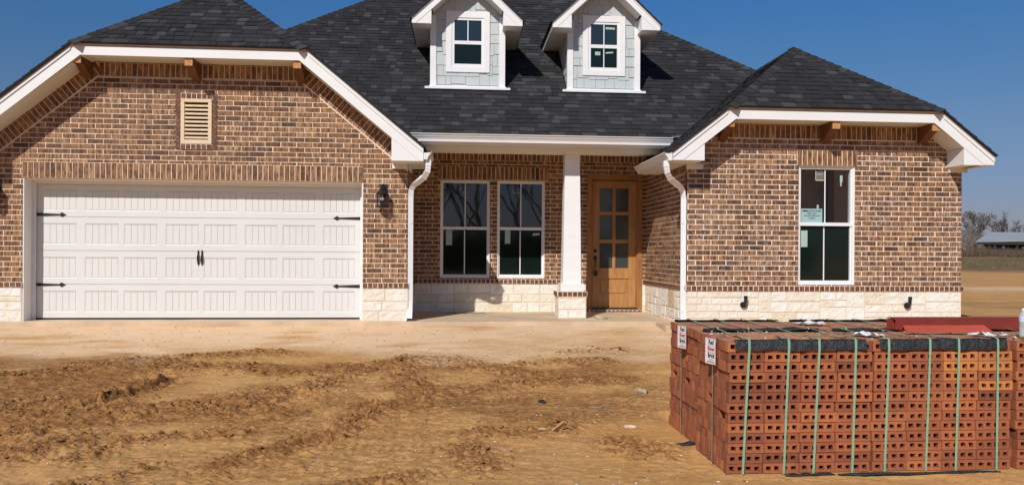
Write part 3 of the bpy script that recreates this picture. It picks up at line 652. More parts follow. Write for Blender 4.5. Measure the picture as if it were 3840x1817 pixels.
# downspouts
def downspout(xs_, y, pts, z0, label, kick):
    d_ = MB(); x = xs_
    P_ = [Vector(p) for p in pts]; el_ = []
    for i in range(1, len(P_)-3):
        for k in range(4): el_.append(P_[i].lerp(P_[i+1], k/4))
    path = [P_[0]]+el_+P_[-3:]; cr_ = [(.078, .06)]+[(.075, .057) if k % 2 else (.081, .063) for k in range(len(el_))]+[(.078, .06)]*3
    d_.tube(path, 0, rect=cr_)
    zt = pts[-1][2]
    for i in range(3):   # corrugation: ribs down the front
        d_.box(x-.030+i*.024, x-.018+i*.024, y-.034, y-.028, z0+.22, zt-.02)
    d_.box(x-.041, x+.041, y-.034, y+.032, 2.05, 2.06)
    d_.box(x-.042, x+.042, y-.035, y+.033, z0+.19, z0+.25)
    d_.tube([(x, y, z0+.2), (x, y-.012, z0+.12), (x, y-.06, z0+.03), (x, y-.10, z0-.02)], 0, rect=(.08, .064), caps=False)
    o_ = part(d_, 'downspout', M['gutter'], label=label)
    e = MB(); e.face([(x-.034, y-.085, z0+.04), (x+.034, y-.085, z0+.04), (x+.034, y-.066, z0-.035), (x-.034, y-.066, z0-.035)]); part(e, 'outlet', M['black'], o_)
dsx, dsy = GR+.04, 12.60
downspout(dsx, dsy, [(-.45, 12.20, 2.97), (-.45, 12.20, 2.88), (-.46, 12.22, 2.80), (-.51, 12.30, 2.72), (-.60, 12.42, 2.665), (-.68, 12.53, 2.62), (-.72, 12.58, 2.56), (dsx, dsy, 2.45), (dsx, dsy, .75)], .62, 'white downspout at the garage corner', 0)
dsx, dsy = PR-.045, 11.86
downspout(dsx, dsy, [(2.91, 11.46, 2.92), (2.91, 11.46, 2.84), (2.93, 11.48, 2.76), (2.99, 11.55, 2.68), (3.10, 11.67, 2.625), (3.20, 11.78, 2.585), (3.25, 11.84, 2.53), (dsx, dsy, 2.42), (dsx, dsy, .65)], .55, 'white downspout at the right wing corner', 0)
# louvre vent
mb = MB(); F = front(GY_); x0, x1, z0, z1 = -4.072, -3.632, 3.182, 3.838
for a, b_, c_, d in ((x0, x0+.05, z0, z1), (x1-.05, x1, z0, z1)): mb.prism(F, [(a, c_), (b_, c_), (b_, d), (a, d)], -.06, .022)
mb.prism(F, [(x0+.05, z1-.045), (x1-.05, z1-.045), (x1-.05, z1), (x0+.05, z1)], -.06, .0205); mb.prism(F, [(x0+.05, z0), (x1-.05, z0), (x1-.05, z0+.06), (x0+.05, z0+.06)], -.06, .0205)
vt = part(mb, 'louvre_vent', M['pine'], bevel=.002)
mb = MB(); mb.box(x0+.05, x1-.05, GY_+.062, GY_+.07, z0+.05, z1-.04); part(mb, 'vent_screen', M['black'], vt)
for i in range(9):
    z = z0+.075+i*.0585; mb = MB(); mb.mesh([(x0+.051, GY_-.012, z), (x1-.051, GY_-.012, z), (x1-.051, GY_-.012, z+.03), (x0+.051, GY_-.012, z+.03), (x0+.051, GY_+.022, z+.018), (x1-.051, GY_+.022, z+.018), (x1-.051, GY_+.022, z+.034), (x0+.051, GY_+.022, z+.034)],
        [(0, 1, 2, 3), (3, 2, 6, 7), (4, 5, 1, 0), (5, 4, 7, 6), (0, 3, 7, 4), (1, 5, 6, 2)]); part(mb, 'slat', M['pine'], vt)
# ---- garage door
DY = 12.84
mb = MB(); mb.box(-6.281, -6.262, GY_+.006, DY+.05, SL, 2.655); mb.box(-1.449, -1.43, GY_+.006, DY+.05, SL, 2.655); mb.box(-6.262, -1.449, GY_+.03, DY+.05, 2.636, 2.655)
mb.box(-6.262, -6.215, DY-.05, DY-.015, SL, 2.636); mb.box(-1.496, -1.449, DY-.05, DY-.015, SL, 2.636); mb.box(-6.215, -1.496, DY-.05, DY-.015, 2.59, 2.636)
gf = part(mb, 'garage_door_frame', M['white'])
dx0, dx1 = -6.255, -1.455; sh = (2.60-SL-.02)/4
mb = MB(); mb.box(dx0, dx1, DY+.012, DY+.05, SL+.025, 2.62)
pw_ = .487; step = (dx1-dx0-.13*2-pw_)/7
for s_ in range(4):
    z0 = SL+.028+s_*sh; z1 = z0+sh-.006; pz0, pz1 = z0+.085, z1-.092
    xsx = [dx0+.13+i*step+(.012 if i % 2 else -.012) for i in range(8)]
    mb.box(dx0, dx1, DY, DY+.013, z0, pz0); mb.box(dx0, dx1, DY, DY+.013, pz1, z1)
    px = dx0
    for x in xsx+[None]:
        mb.box(px, x if x is not None else dx1, DY, DY+.013, pz0, pz1)
        if x is None: break
        px = x+pw_
        g = .014; F = front(DY)
        # bevelled margin around each panel, then five boards
        a0, a1, c0, c1 = x, x+pw_, pz0, pz1; i0, i1, k0, k1 = x+g, x+pw_-g, pz0+g, pz1-g
        for qd in (((a0, c0), (a1, c0), (i1, k0), (i0, k0)), ((a1, c0), (a1, c1), (i1, k1), (i1, k0)), ((a1, c1), (a0, c1), (i0, k1), (i1, k1)), ((a0, c1), (a0, c0), (i0, k0), (i0, k1))):
            mb.face([(qd[0][0], DY, qd[0][1]), (qd[1][0], DY, qd[1][1]), (qd[2][0], DY+.0065, qd[2][1]), (qd[3][0], DY+.0065, qd[3][1])])
        bw = (i1-i0)/5
        for b5 in range(5): mb.box(i0+b5*bw+.0022, i0+(b5+1)*bw-.0022, DY+.002, DY+.013, k0+.004, k1-.004)
gd = part(mb, 'garage_door', M['garage'], label='white four section garage door with grooved panels')
mb = MB(); mb.box(dx0, dx1, DY+.002, DY+.045, SL+.004, SL+.028); part(mb, 'bottom_seal', M['black'], gd)
def strap_hinge(x, z, s_):
    h_ = MB(); F = front(DY-.001); pts = [(0, -.024), (.36, -.010), (.36, .010), (0, .024)]
    tip = [(.36, -.012), (.372, -.028), (.392, -.032), (.41, -.018), (.445, 0), (.41, .018), (.392, .032), (.372, .028), (.36, .012)]
    for P_ in (pts, tip):
        q_ = [(x+s_*a, z+c) for a, c in P_]
        if s_ < 0: q_.reverse()
        h_.prism(F, q_, 0, .009)
    part(h_, 'strap_hinge', M['black'], gd)
for z in (1.098-.0, 2.135): 
    strap_hinge(dx0+.01, z, 1); strap_hinge(dx1-.01, z-.015, -1)
for x in (-3.90, -3.845):
    h_ = MB(); zc = 1.50; k = .64
    h_.lathe((x, DY-.008, zc+.13*k), [(r_*.8, z_*k) for r_, z_ in ((.001, .075), (.006, .05), (.018, .028), (.021, .018), (.014, .005), (.001, 0))], 8)
    h_.lathe((x, DY-.008, zc-.16*k), [(r_*.8, z_*k) for r_, z_ in ((.001, .028), (.012, .02), (.012, .012), (.004, 0), (.001, -.03))], 8)
    h_.box(x-.009, x+.009, DY-.006, DY-.001, zc-.15*k, zc+.14*k)
    h_.tube([(x, DY-.012, zc+.135*k), (x, DY-.03, zc+.09*k), (x, DY-.044, zc+.03*k), (x, DY-.042, zc-.05*k), (x, DY-.024, zc-.12*k), (x, DY-.01, zc-.15*k)], [.007, .008, .0095, .0095, .007, .005], 8)
    part(h_, 'door_handle', M['bronze'], gd)
# ---- windows
def window(x0, x1, z0, z1, Yv, upper_mat, lower_mat, label, rail=.5, setb=.045, muntin=(1, 1), fw_=.05, name='window', recess_board=False):
    F = front(Yv+setb); w_ = MB(); ix0, ix1, iz0, iz1 = x0+fw_, x1-fw_, z0+fw_*1.05, z1-fw_*.95; zr = iz0+(iz1-iz0)*rail
    def fr4(a, b_, c_, d, t, d0, d1, lo=None):
        lo = lo or t
        w_.prism(F, [(a, c_), (a+t, c_), (a+t, d), (a, d)], d0, d1); w_.prism(F, [(b_-t, c_), (b_, c_), (b_, d), (b_-t, d)], d0, d1)
        w_.prism(F, [(a+t, c_), (b_-t, c_), (b_-t, c_+lo), (a+t, c_+lo)], d0, d1-.001); w_.prism(F, [(a+t, d-t), (b_-t, d-t), (b_-t, d), (a+t, d)], d0, d1-.001)
    fr4(x0, x1, z0, z1, fw_*.55, -.09, .03, fw_*.7)
    fr4(x0+fw_*.55, x1-fw_*.55, zr-.012, z1-fw_*.55, fw_*.42, -.07, .014)          # upper sash
    fr4(x0+fw_*.55, x1-fw_*.55, z0+fw_*.7, zr+.025, fw_*.45, -.08, .002, fw_*.5)   # lower sash
    w_.prism(F, [(x0+fw_*.5, zr-.012), (x1-fw_*.5, zr-.012), (x1-fw_*.5, zr+.038), (x0+fw_*.5, zr+.038)], -.05, .018)
    wo = part(w_, name, M['vinyl'], label=label)
    for (c_, d, mt, on, yy) in ((z0+fw_*.7, zr, lower_mat, muntin[1], .03), (zr, z1-fw_*.5, upper_mat, muntin[0], .018)):
        g = MB(); g.box(x0+fw_*.6, x1-fw_*.6, Yv+setb+yy, Yv+setb+yy+.006, c_, d); part(g, 'pane', mt, wo)
        if on:
            g = MB(); xm = (x0+x1)/2-(.008 if yy > .02 else 0); g.box(xm-.0085, xm+.0085, Yv+setb+yy-.006, Yv+setb+yy-.001, c_+.03, d-.02); part(g, 'muntin', M['vinyl'], wo)
    return wo
def flat(parent, name, mat, x0, x1, z0, z1, Yv, tilt=0, label=None):
    g = MB(); g.mesh([(x0, Yv, z0), (x1, Yv-.0, z0+tilt), (x1+tilt*.3, Yv, z1+tilt), (x0+tilt*.3, Yv, z1)], [(0, 1, 2, 3)]); g.mesh([(x0, Yv+.0012, z0), (x1, Yv+.0012, z0+tilt), (x1+tilt*.3, Yv+.0012, z1+tilt), (x0+tilt*.3, Yv+.0012, z1)], [(3, 2, 1, 0)])
    return part(g, name, mat, parent, label)
def text(s, x, z, Yv, size, mat, parent, align='CENTER', rot=None, bold=0, sx=1.0, name='lettering', loc=None):
    cu = bpy.data.curves.new(name, 'FONT'); cu.body = s; cu.size = size; cu.align_x = align; cu.align_y = 'CENTER'; cu.offset = bold; cu.extrude = .0004; cu.resolution_u = 3
    cu.materials.append(mat); f_ = bpy.data.objects.new('tmp', cu); me_ = bpy.data.meshes.new_from_object(f_); bpy.data.objects.remove(f_)
    t_ = bpy.data.objects.new(name, me_); col.objects.link(t_); t_.parent = parent
    p = Vector(loc) if loc else V3(x, Yv, z); t_.location = p-rootloc(parent); t_.rotation_euler = rot or (math.pi/2, 0, 0); t_.scale = (sx, 1, 1); return t_
wA = window(*wins[0], W0, W1, PY, M['pane'], M['pane_screen'], 'left porch window mirroring bare branches')
wB = window(*wins[1], W0, W1, PY, M['pane'], M['pane_screen'], 'right porch window beside the column')
flat(wA, 'sticker', M['paper_green'], -.225, -.115, 1.74, 2.01, PY+.064); flat(wB, 'sticker', M['paper_green'], .81, .905, 1.77, 2.03, PY+.064, .004); flat(wB, 'sticker', M['paper_green'], 1.30, 1.42, 1.915, 1.955, PY+.064, .01)
for wo, x in ((wA, .02), (wB, .945)):
    for a, b_, c_, d in ((x, x+.006, 2.66, 2.81), (x+.006, x+.15, 2.66, 2.665)): flat(wo, 'sticker_edge', M['paper_green'], a, b_, c_, d, PY+.055)
wC = window(4.995, 5.86, 1.165, 2.925, WY, M['clear'], M['pane_screen'], 'tall wing window with notices stuck inside', setb=.05)
sg = flat(wC, 'notice', M['paper_teal'], 5.06, 5.385, 2.085, 2.29, WY+.055, 0, 'teal paper notice taped inside the glass')
for i, (s_, z) in enumerate((('CONAWAY HOMES', 2.255), ('JOB #   2619', 2.22), ('14940 TURTLE CREEK RANCH', 2.185), ('Contact #', 2.15))):
    text(s_, 5.225+(.03 if i == 0 else 0), z, WY+.053, .029 if i != 2 else .026, M['ink'], sg, bold=.0004, sx=.85 if i != 2 else .72)
flat(sg, 'logo', M['ink'], 5.08, 5.16, 2.248, 2.268, WY+.0535)
ls = flat(wC, 'label_sticker', M['label_gray'], 5.285, 5.405, 2.72, 2.845, WY+.055); text('ATRIUM', 5.345, 2.80, WY+.053, .030, M['ink_pale'], ls, sx=.9)
for a, b_, c_, d in ((5.278, 5.286, 2.71, 2.85), (5.286, 5.405, 2.708, 2.719)): flat(ls, 'sticker_edge', M['ink_pale'], a, b_, c_, d, WY+.0545)
flat(wC, 'sticker', M['paper_green'], 5.655, 5.695, 2.69, 2.79, WY+.055); flat(wC, 'sticker', M['paper_green'], 5.66, 5.682, 2.63, 2.69, WY+.055); flat(wC, 'sticker', M['paper_green'], 5.065, 5.165, 1.72, 1.965, WY+.07, .003)
mb = MB(); mb.box(5.3, 5.33, WY+.0555, WY+.056, 2.29, 2.35); part(mb, 'tape', M['paper_green'], wC)
# interior behind the wing window
mb = MB(); a0, a1, y0, y1, z0, z1 = 4.3, 7.40, WY+.13, 13.1, SL, 3.25
mb.box(a0, a1, y1, y1+.05, z0, z1); mb.box(a0-.05, a0, y0, y1, z0, z1); mb.box(a1-.05, a1, y0, 12.1, z0, z1); mb.box(a1-.05, a1, 13.0, y1, z0, z1); mb.box(a1-.05, a1, 12.1, 13.0, z0, 1.17); mb.box(a1-.05, a1, 12.1, 13.0, 2.9, z1); mb.box(a0, a1, y0, y1, z1, z1+.05); mb.box(a0, a1, y0, y1, z0-.05, z0, .5, 1); mb.box(5.95, 6.05, 12.9, 13.09, z0, z1, .5, 1)  # right wall left open, an added gap that lets daylight fill the room
mb.box(a0, 4.99, y0-.02, y0, z0, z1); mb.box(5.87, a1, y0-.02, y0, z0, z1); mb.box(4.99, 5.87, y0-.02, y0, 2.95, z1); mb.box(4.99, 5.87, y0-.02, y0, z0, 1.16)
part(mb, 'room', [M['drywall'], M['floor_in']], label='unfinished room seen through the wing window')
# ---- front door
mb = MB(); F = front(PY-.01)
for a, b_, c_, d in ((2.262, 2.345, .60, 3.003), (3.165, 3.253, .60, 3.003)): mb.prism(F, [(a, c_), (b_, c_), (b_, d), (a, d)], -.16, .012)
mb.prism(F, [(2.345, 2.915), (3.165, 2.915), (3.165, 3.003), (2.345, 3.003)], -.16, .010)
mb.prism(F, [(2.345, .60), (2.362, .60), (2.362, 2.9), (2.345, 2.9)], -.10, -.02); mb.prism(F, [(3.148, .60), (3.165, .60), (3.165, 2.9), (3.148, 2.9)], -.10, -.02)
df = part(mb, 'door_frame', M['door_dark'], bevel=.002)
# threshold of headers laid flat
mb = MB(); Ft = (V3(0, PY-.10, 0), V3(1, 0, 0), V3(0, 0, 1), V3(0, -1, 0)); course(mb, Ft, 2.30, 3.22, .585, .622, .078, .02, rb, 0, .014); mb.box(2.30, 3.22, PY-.098, PY+.02, .58, .615, .5, 1); part(mb, 'door_step', [M['brick_plain'], M['mortar']], df)
mb = MB(); mb.box(2.345, 3.165, PY-.06, PY+.05, .616, .648); part(mb, 'threshold', M['black'], df)
d0, d1, e0, e1 = 2.362, 3.150, .65, 2.902; DFY = PY+.05; F = front(DFY); mb = MB()
sx0, sx1 = d0+.13, d1-.13; gm = (sx0+sx1)/2
rows = [(1.385, 1.985), (2.03, 2.46-.0), (2.50, 2.775)]
rows = [(1.345, 1.80), (1.85, 2.30), (2.345, 2.775)]
def P4(a, b_, c_, d, d0_=-.04, d1_=0.): mb.prism(F, [(a, c_), (b_, c_), (b_, d), (a, d)], d0_, d1_)
P4(d0, sx0, e0, e1); P4(sx1, d1, e0, e1); P4(sx0, sx1, e0, .875); P4(sx0, sx1, 1.165, 1.345); P4(sx0, sx1, 2.775, e1)
for a, b_ in ((1.80, 1.85), (2.30, 2.345)): P4(sx0, sx1, a, b_, d1_=-.004)
for a, b_ in rows: P4(gm-.022, gm+.022, a, b_, d1_=-.004)
P4(sx0, sx1, .875, 1.165, -.04, -.018)
P4(sx0+.035, sx1-.035, .91, 1.13, -.03, -.006)
fd = part(mb, 'front_door', M['door'], label='varnished wooden front door with six glass lights', bevel=.002)
for a, b_ in rows:
    for x0, x1 in ((sx0, gm-.022), (gm+.022, sx1)):
        g = MB(); g.box(x0, x1, DFY+.018, DFY+.024, a, b_); part(g, 'pane', M['pane_door'], fd)
        g = MB()
        for q0, q1, q2, q3 in ((x0, x1, a, a+.008), (x0, x1, b_-.008, b_), (x0, x0+.008, a+.008, b_-.008), (x1-.008, x1, a+.008, b_-.008)): g.box(q0, q1, DFY+.006, DFY+.017, q2, q3)
        part(g, 'glazing_bead', M['door_dark'], fd)
hx = d0+.058
def disc(mb, x, y, z, r, t=.02, n=16):
    a = [V3(x+r*math.cos(2*math.pi*i/n), y, z+r*math.sin(2*math.pi*i/n)) for i in range(n)]; b_ = [q+V3(0, -t, 0) for q in a]; b3 = [V3(x, 0, z)+(q-V3(x, 0, z))*1 for q in b_]
    mb.mesh(a+b3, [tuple(range(n, 2*n))]+[(i, (i+1) % n, (i+1) % n+n, i+n) for i in range(n)], .5, 0)
g = MB(); disc(g, hx, DFY, 1.655, .027); disc(g, hx, DFY-.02, 1.655, .014, .012); part(g, 'deadbolt', M['bronze'], fd)
g = MB(); disc(g, hx, DFY, 1.53, .034, .016); disc(g, hx, DFY-.016, 1.53, .026, .03); g.tube([(hx, DFY-.02, 1.50), (hx, DFY-.06, 1.44), (hx, DFY-.065, 1.36), (hx, DFY-.05, 1.27), (hx, DFY-.012, 1.235)], [.010, .011, .012, .011, .010], 8); g.box(hx-.02, hx+.02, DFY-.008, DFY-.0005, 1.21, 1.26)
part(g, 'door_handle', M['bronze'], fd)
# ---- porch column
def taper(mb, cx, cy, h0, h1, z0, z1, tone=.5):
    v_ = [(cx+sx*h, cy+sy*h, z) for z, h in ((z0, h0), (z1, h1)) for sx, sy in ((-1, -1), (1, -1), (1, 1), (-1, 1))]
    mb.mesh(v_, [(3, 2, 1, 0), (4, 5, 6, 7), (0, 1, 5, 4), (1, 2, 6, 5), (2, 3, 7, 6), (3, 0, 4, 7)], tone)
CXp, CYp = 1.80, 13.236
mb = MB(); taper(mb, CXp+.006, CYp, .148, .118, 1.125, 3.19); taper(mb, CXp+.006, CYp, .187, .187, 1.0, 1.125); cl = part(mb, 'porch_column', M['white'], label='white tapered porch column on a stone pier', bevel=.004)
mb = MB(); hp = .235
for f_, a, b_ in ((front(CYp-hp), CXp-hp, CXp+hp), (facing_px(CXp+hp), CYp-hp, CYp+hp), (facing_nx(CXp-hp), -(CYp+hp), -(CYp-hp))): course(mb, f_, a, b_, .925, 1.0, .078, .012, rb)
mb.box(CXp-hp+.004, CXp+hp-.004, CYp-hp+.004, CYp+hp-.004, .90, .996, .5, 1); part(mb, 'pier_cap', [M['brick_plain'], M['mortar']], cl)
pm_ = MB()
for f_, a, b_, sd in ((front(CYp-hp+.02), CXp-hp+.01, CXp+hp-.01, 3), (facing_px(CXp+hp-.02), CYp-hp+.02, CYp+hp, 4), (facing_nx(CXp-hp+.02), -(CYp+hp), -(CYp-hp+.02), 5)):
    q = stones(f_, a, b_, SL-.01, .92, sd+4); n0 = len(pm_.v); pm_.v += q.v; pm_.f += [tuple(i+n0 for i in f) for f in q.f]; pm_.t += q.t; pm_.m += q.m; pm_.sm += q.sm
part(pm_, 'stone_pier', [M['stone'], M['stone_mortar']], cl)
# ---- wall lanterns
def lantern(x, z, label):
    y = GY_; a = MB(); a.box(x-.052, x+.052, y-.022, y-.004, z+.03, z+.20)
    a.tube([(x, y-.02, z+.17), (x, y-.07, z+.195), (x-.01, y-.11, z+.175)], .008, 8)
    cy = y-.115; cx = x-.012
    def hexz(mbx, prof, n=6):
        vs = [(cx+r*math.cos(math.pi/6+2*math.pi*i/n), cy+r*math.sin(math.pi/6+2*math.pi*i/n), zz) for r, zz in prof for i in range(n)]
        k = len(prof); mbx.mesh(vs, [(j*n+i, j*n+(i+1) % n, (j+1)*n+(i+1) % n, (j+1)*n+i) for j in range(k-1) for i in range(n)]+[tuple(reversed(range(n))), tuple(range((k-1)*n, k*n))])
    hexz(a, [(.098, z+.045), (.10, z+.05), (.06, z+.085), (.045, z+.10), (.04, z+.105), (.045, z+.125), (.02, z+.14), (.012, z+.175), (.002, z+.18)])
    hexz(a, [(.06, z-.158), (.092, z-.15), (.092, z-.138), (.078, z-.134)])
    for i in range(6):
        t = math.pi/6+2*math.pi*i/6; px, py = cx+.08*math.cos(t), cy+.08*math.sin(t); a.box(px-.006, px+.006, py-.006, py+.006, z-.135, z+.047)
    lo = part(a, 'wall_lantern', M['black'], label=label)
    g = MB(); vs = [(cx+.074*math.cos(math.pi/6+2*math.pi*i/6), cy+.074*math.sin(math.pi/6+2*math.pi*i/6), zz) for zz in (z-.133, z+.045) for i in range(6)]
    g.mesh(vs, [(i, (i+1) % 6, (i+1) % 6+6, i+6) for i in range(6)]); part(g, 'glass_shade', M['lglass'], lo)
    g = MB(); g.lathe((cx, cy, z-.02), [(.001, -.04), (.018, -.034), (.028, -.015), (.028, 0), (.016, .025), (.012, .04), (.012, .065)], 12); part(g, 'bulb', M['bulb'], lo)
M['bulb'] = plain('frosted bulb', (.75, .74, .7), .3)
lantern(-1.125, 2.425, 'black wall lantern right of the garage door'); lantern(-6.62, 2.425, 'black wall lantern left of the garage door')
# drain stubs in the wing stone base
for x, z in ((4.165, .915), (6.675, .905)):
    a = MB(); disc(a, x-.012, WY-.02, z-.045, .045, .03); a.tube([(x-.012, WY-.045, z-.045), (x-.005, WY-.08, z-.03), (x+.005, WY-.085, z+.0), (x+.008, WY-.085, z+.085)], .024, 10, caps=False); a.tube([(x+.008, WY-.085, z+.045), (x+.008, WY-.085, z+.088)], .028, 12, caps=False)
    part(a, 'pipe_elbow', M['black'])
# ---- dormers
def dormer(cx, label, tape):
    yf, hw_ = 13.9, .611; ce = cx-.012; he = .902; pz = .93; ez = 5.435; zt = ez+he*pz; yb = 13.55
    wl = MB(); F = front(yf); z0 = 4.36
    wl.prism(F, [(cx-hw_, z0), (cx+hw_, z0), (cx+hw_, 5.56), (cx-.012, 6.135), (cx-hw_, 5.56)], -.05, 0, .3)
    # staggered shingle siding
    r = random.Random(int(cx*50)+3); reg = [(cx-hw_+.08, z0+.05), (cx+hw_-.08, z0+.05), (cx+hw_-.08, 5.62), (cx, 6.11), (cx-hw_+.08, 5.62)]
    hole = (cx-.367, cx+.367, 4.62, 5.64); z = z0+.02
    for k in range(9):
        x = cx-hw_-r.uniform(0, .1)
        while x < cx+hw_:
            wd = r.choice((.09, .13, .16, .2, .24)); zb = z+r.choice((0, 0, .025, .05)); rr = [[(x+.003, zb), (x+wd-.003, zb), (x+wd-.003, z+.215), (x+.003, z+.215)]]
            p = clip_region(rr[0], reg)
            if p:
                for q in subtract([p], hole):
                    yy = .006; top = [V3(a, yf-(.016-.010*(c-zb)/.2), c) for a, c in q]; bt = [V3(a, yf, c) for a, c in q]; n = len(q)
                    wl.mesh(top+bt, [tuple(range(n))]+[(i, i+n, (i+1) % n+n, (i+1) % n) for i in range(n)], .5)
            x += wd
        z += .178
    d_ = part(wl, 'dormer', M['siding'], label=label)
    ch = MB()
    for s_ in (-1, 1):   # cheeks: the side walls running back into the roof
        X = cx+s_*hw_; ch.mesh([(X, yf, z0-.1), (X, yf, 5.42), (X, 15.5, 5.42), (X, 14.0, z0-.12)], [(0, 1, 2, 3) if s_ < 0 else (3, 2, 1, 0)])
        for i in range(8):
            zz = z0+.05+i*.135; yb_ = min(15.4, EY+(zz+.03-EZ)/pm+.1)
            ch.mesh([(X+s_*.012, yf, zz), (X+s_*.002, yf, zz+.15), (X+s_*.002, yb_+.2, zz+.15), (X+s_*.012, yb_, zz), (X, yf, zz), (X, yb_, zz)], [(0, 1, 2, 3), (0, 3, 5, 4)])
    part(ch, 'cheek_wall', M['siding'], d_)
    for s_ in (-1, 1):
        cb = MB(); a, b_ = sorted((cx+s_*(hw_+.012), cx+s_*(hw_-.085))); cb.box(a, b_, yf-.028, yf+.01, z0+.012, 5.56)
        a, b_ = sorted((cx+s_*(hw_+.014), cx+s_*(hw_+.0005))); cb.box(a, b_, yf-.027, yf+.08, z0+.012, 5.35)
        part(cb, 'corner_board', M['white'], d_)
    sb = MB(); sb.box(cx-.71, cx+.71, yf-.10, yf-.0, z0-.035, z0+.002); sb.box(cx-.64, cx+.64, yf-.05, yf-.001, z0+.002, z0+.03); part(sb, 'sill_board', M['white'], d_)
    # frieze boards beneath the rakes
    fz = MB()
    # rakes
    rkz = lambda X: zt-pz*X
    vb = .165; F2 = front(yb)
    for s_ in (-1, 1):
        pts = [(0, zt-vb), (he-(vb-.105)/pz, ez-.105), (he, ez-.105), (he, ez), (0, zt)]; pts = [(ce+s_*a, z_) for a, z_ in pts]
        if s_ < 0: pts.reverse()
        fz.prism(F2, pts, -.03, .0)
        st = [(0, zt), (0, zt-.045), (he, ez-.04), (he, ez)]; st = [(ce+s_*a, z_) for a, z_ in st]
        if s_ > 0: st.reverse()
        fz.prism(F2, st, 0, .014)
        xi = he-.315; tri = [(xi, ez-.105), (he-(vb-.105)/pz, ez-.105), (xi, rkz(xi)-vb)]; tri = [(ce+s_*a, z_) for a, z_ in tri]
        if s_ < 0: tri.reverse()
        fz.prism(F2, tri, -.34, -.006)
    part(fz, 'rake_board', M['white'], d_)
    sf = MB()
    for s_ in (-1, 1):
        # sloped soffit under the rake, from the peak to the return
        a0, a1 = 0, he-.33; z_0, z_1 = rkz(0)-vb+.01, rkz(a1)-vb+.01
        sf.mesh([(ce+s_*a0, yb+.03, z_0), (ce+s_*a1, yb+.03, z_1), (ce+s_*a1, yf+.02, z_1), (ce+s_*a0, yf+.02, z_0)], [(0, 1, 2, 3)])
        # level eave soffit running back to the roof
        a, b_ = sorted((cx+s_*(hw_+.002), ce+s_*(he-.02))); sf.box(a, b_, yf-.34 if False else yf+.0, 15.35, ez-.103, ez-.088); sf.box(a, b_, yb+.005, yf, ez-.104, ez-.09)
        a, b_ = sorted((ce+s_*(he-.02), ce+s_*he)); sf.box(a, b_, yb+.031, 15.4, ez-.105, ez-.01)
    part(sf, 'soffit', M['soffit'], d_)
    # roof
    rf = MB(); k = math.sqrt(1+pz*pz)
    for s_ in (1, -1):
        O = V3(ce+s_*(he+.03), 0, ez-.03*pz+.01); U = V3(0, s_, 0); run = V3(-s_, 0, 0); fs = slope_frame(O, U, pz, run); pts = [(yb-.03, 0), (16.8, 0), (16.8, (he+.03)*k), (yb-.03, (he+.03)*k)]
        if s_ == -1: pts = [(-a, b_) for a, b_ in reversed(pts)]
        q = shingles(fs, pts, seed=60+s_+int(cx)); n0 = len(rf.v); rf.v += q.v; rf.f += [tuple(i+n0 for i in f) for f in q.f]; rf.t += q.t; rf.m += q.m; rf.sm += q.sm
    caps(rf, (ce, yb-.03, zt+.01), (ce, 16.8, zt+.01), V3(-.73, 0, -.68), V3(.73, 0, -.68), 9)
    part(rf, 'roof', M['shingle'], d_)
    # window casing
    wt = MB(); X0, X1, Z0, Z1 = cx-.365, cx+.365, 4.622, 5.637; t_ = .095
    wt.prism(F, [(X0, Z0), (X0+t_, Z0), (X0+t_, Z1-.0), (X0, Z1)], 0, .032); wt.prism(F, [(X1-t_, Z0), (X1, Z0), (X1, Z1), (X1-t_, Z1)], 0, .032)
    wt.prism(F, [(X0+t_, Z0+.0), (X1-t_, Z0), (X1-t_, Z0+.09), (X0+t_, Z0+.09)], 0, .030); wt.prism(F, [(X0+t_, Z1-.105), (X1-t_, Z1-.105), (X1-t_, Z1), (X0+t_, Z1)], 0, .030)
    part(wt, 'window_casing', M['white'], d_)
    fx0, fx1, fz0, fz1 = X0+t_, X1-t_, Z0+.09, Z1-.105; zr = 5.12; t_ = .045; ws = MB()
    ws.prism(F, [(fx0, fz0), (fx0+t_, fz0), (fx0+t_, fz1), (fx0, fz1)], 0, .02); ws.prism(F, [(fx1-t_, fz0), (fx1, fz0), (fx1, fz1), (fx1-t_, fz1)], 0, .02)
    for a, b_ in ((fz0, fz0+.05), (zr-.03, zr+.028), (fz1-.04, fz1)): ws.prism(F, [(fx0+t_, a), (fx1-t_, a), (fx1-t_, b_), (fx0+t_, b_)], 0, .018)
    part(ws, 'window_frame', M['vinyl'], d_)
    for a, b_, mt in ((fz0+.05, zr-.03, M['pane_screen']), (zr+.028, fz1-.04, M['pane'])):
        g = MB(); g.box(fx0+t_, fx1-t_, yf-.007, yf-.001, a, b_); part(g, 'pane', mt, d_)
    g = MB(); g.box(cx-.008, cx+.008, yf-.011, yf-.0075, zr+.03, fz1-.04); part(g, 'muntin', M['vinyl'], d_)
    if tape:
        g = MB(); g.box(cx-.008, cx+.008, yf-.0105, yf-.0075, fz0+.05, zr-.03); part(g, 'muntin', M['vinyl'], d_)
        flat(d_, 'sticker', M['paper_green'], cx+.03, cx+.19, 5.415, 5.45, yf-.009, -.004); flat(d_, 'sticker', M['paper_green'], cx-.15, cx-.06, 4.97, 5.03, yf-.009); flat(d_, 'sticker', M['paper_green'], cx+.03, cx+.16, 5.0, 5.025, yf-.009, .012)
dormer(.133, 'left dormer', False); dormer(2.437, 'right dormer with taped window', True)

# ------------------------------------------------------------------ slab
mb = MB(); mb.box(GL-.02, GR+.01, 12.44, 13.2, SL-.14, SL); mb.box(GL, GR, 13.2, 20, SL-.1, SL-.002)
mb.box(GR+.01, 3.28, 12.40, PY+.2, SL-.14, SL-.003); mb.box(3.0, WR+.03, 11.76, 15, SL-.3, SL-.012)
s_o = mb.build('slab', M['concrete'], loc=(0, 12.4, .5), bevel=.008); tag(s_o, kind='structure')

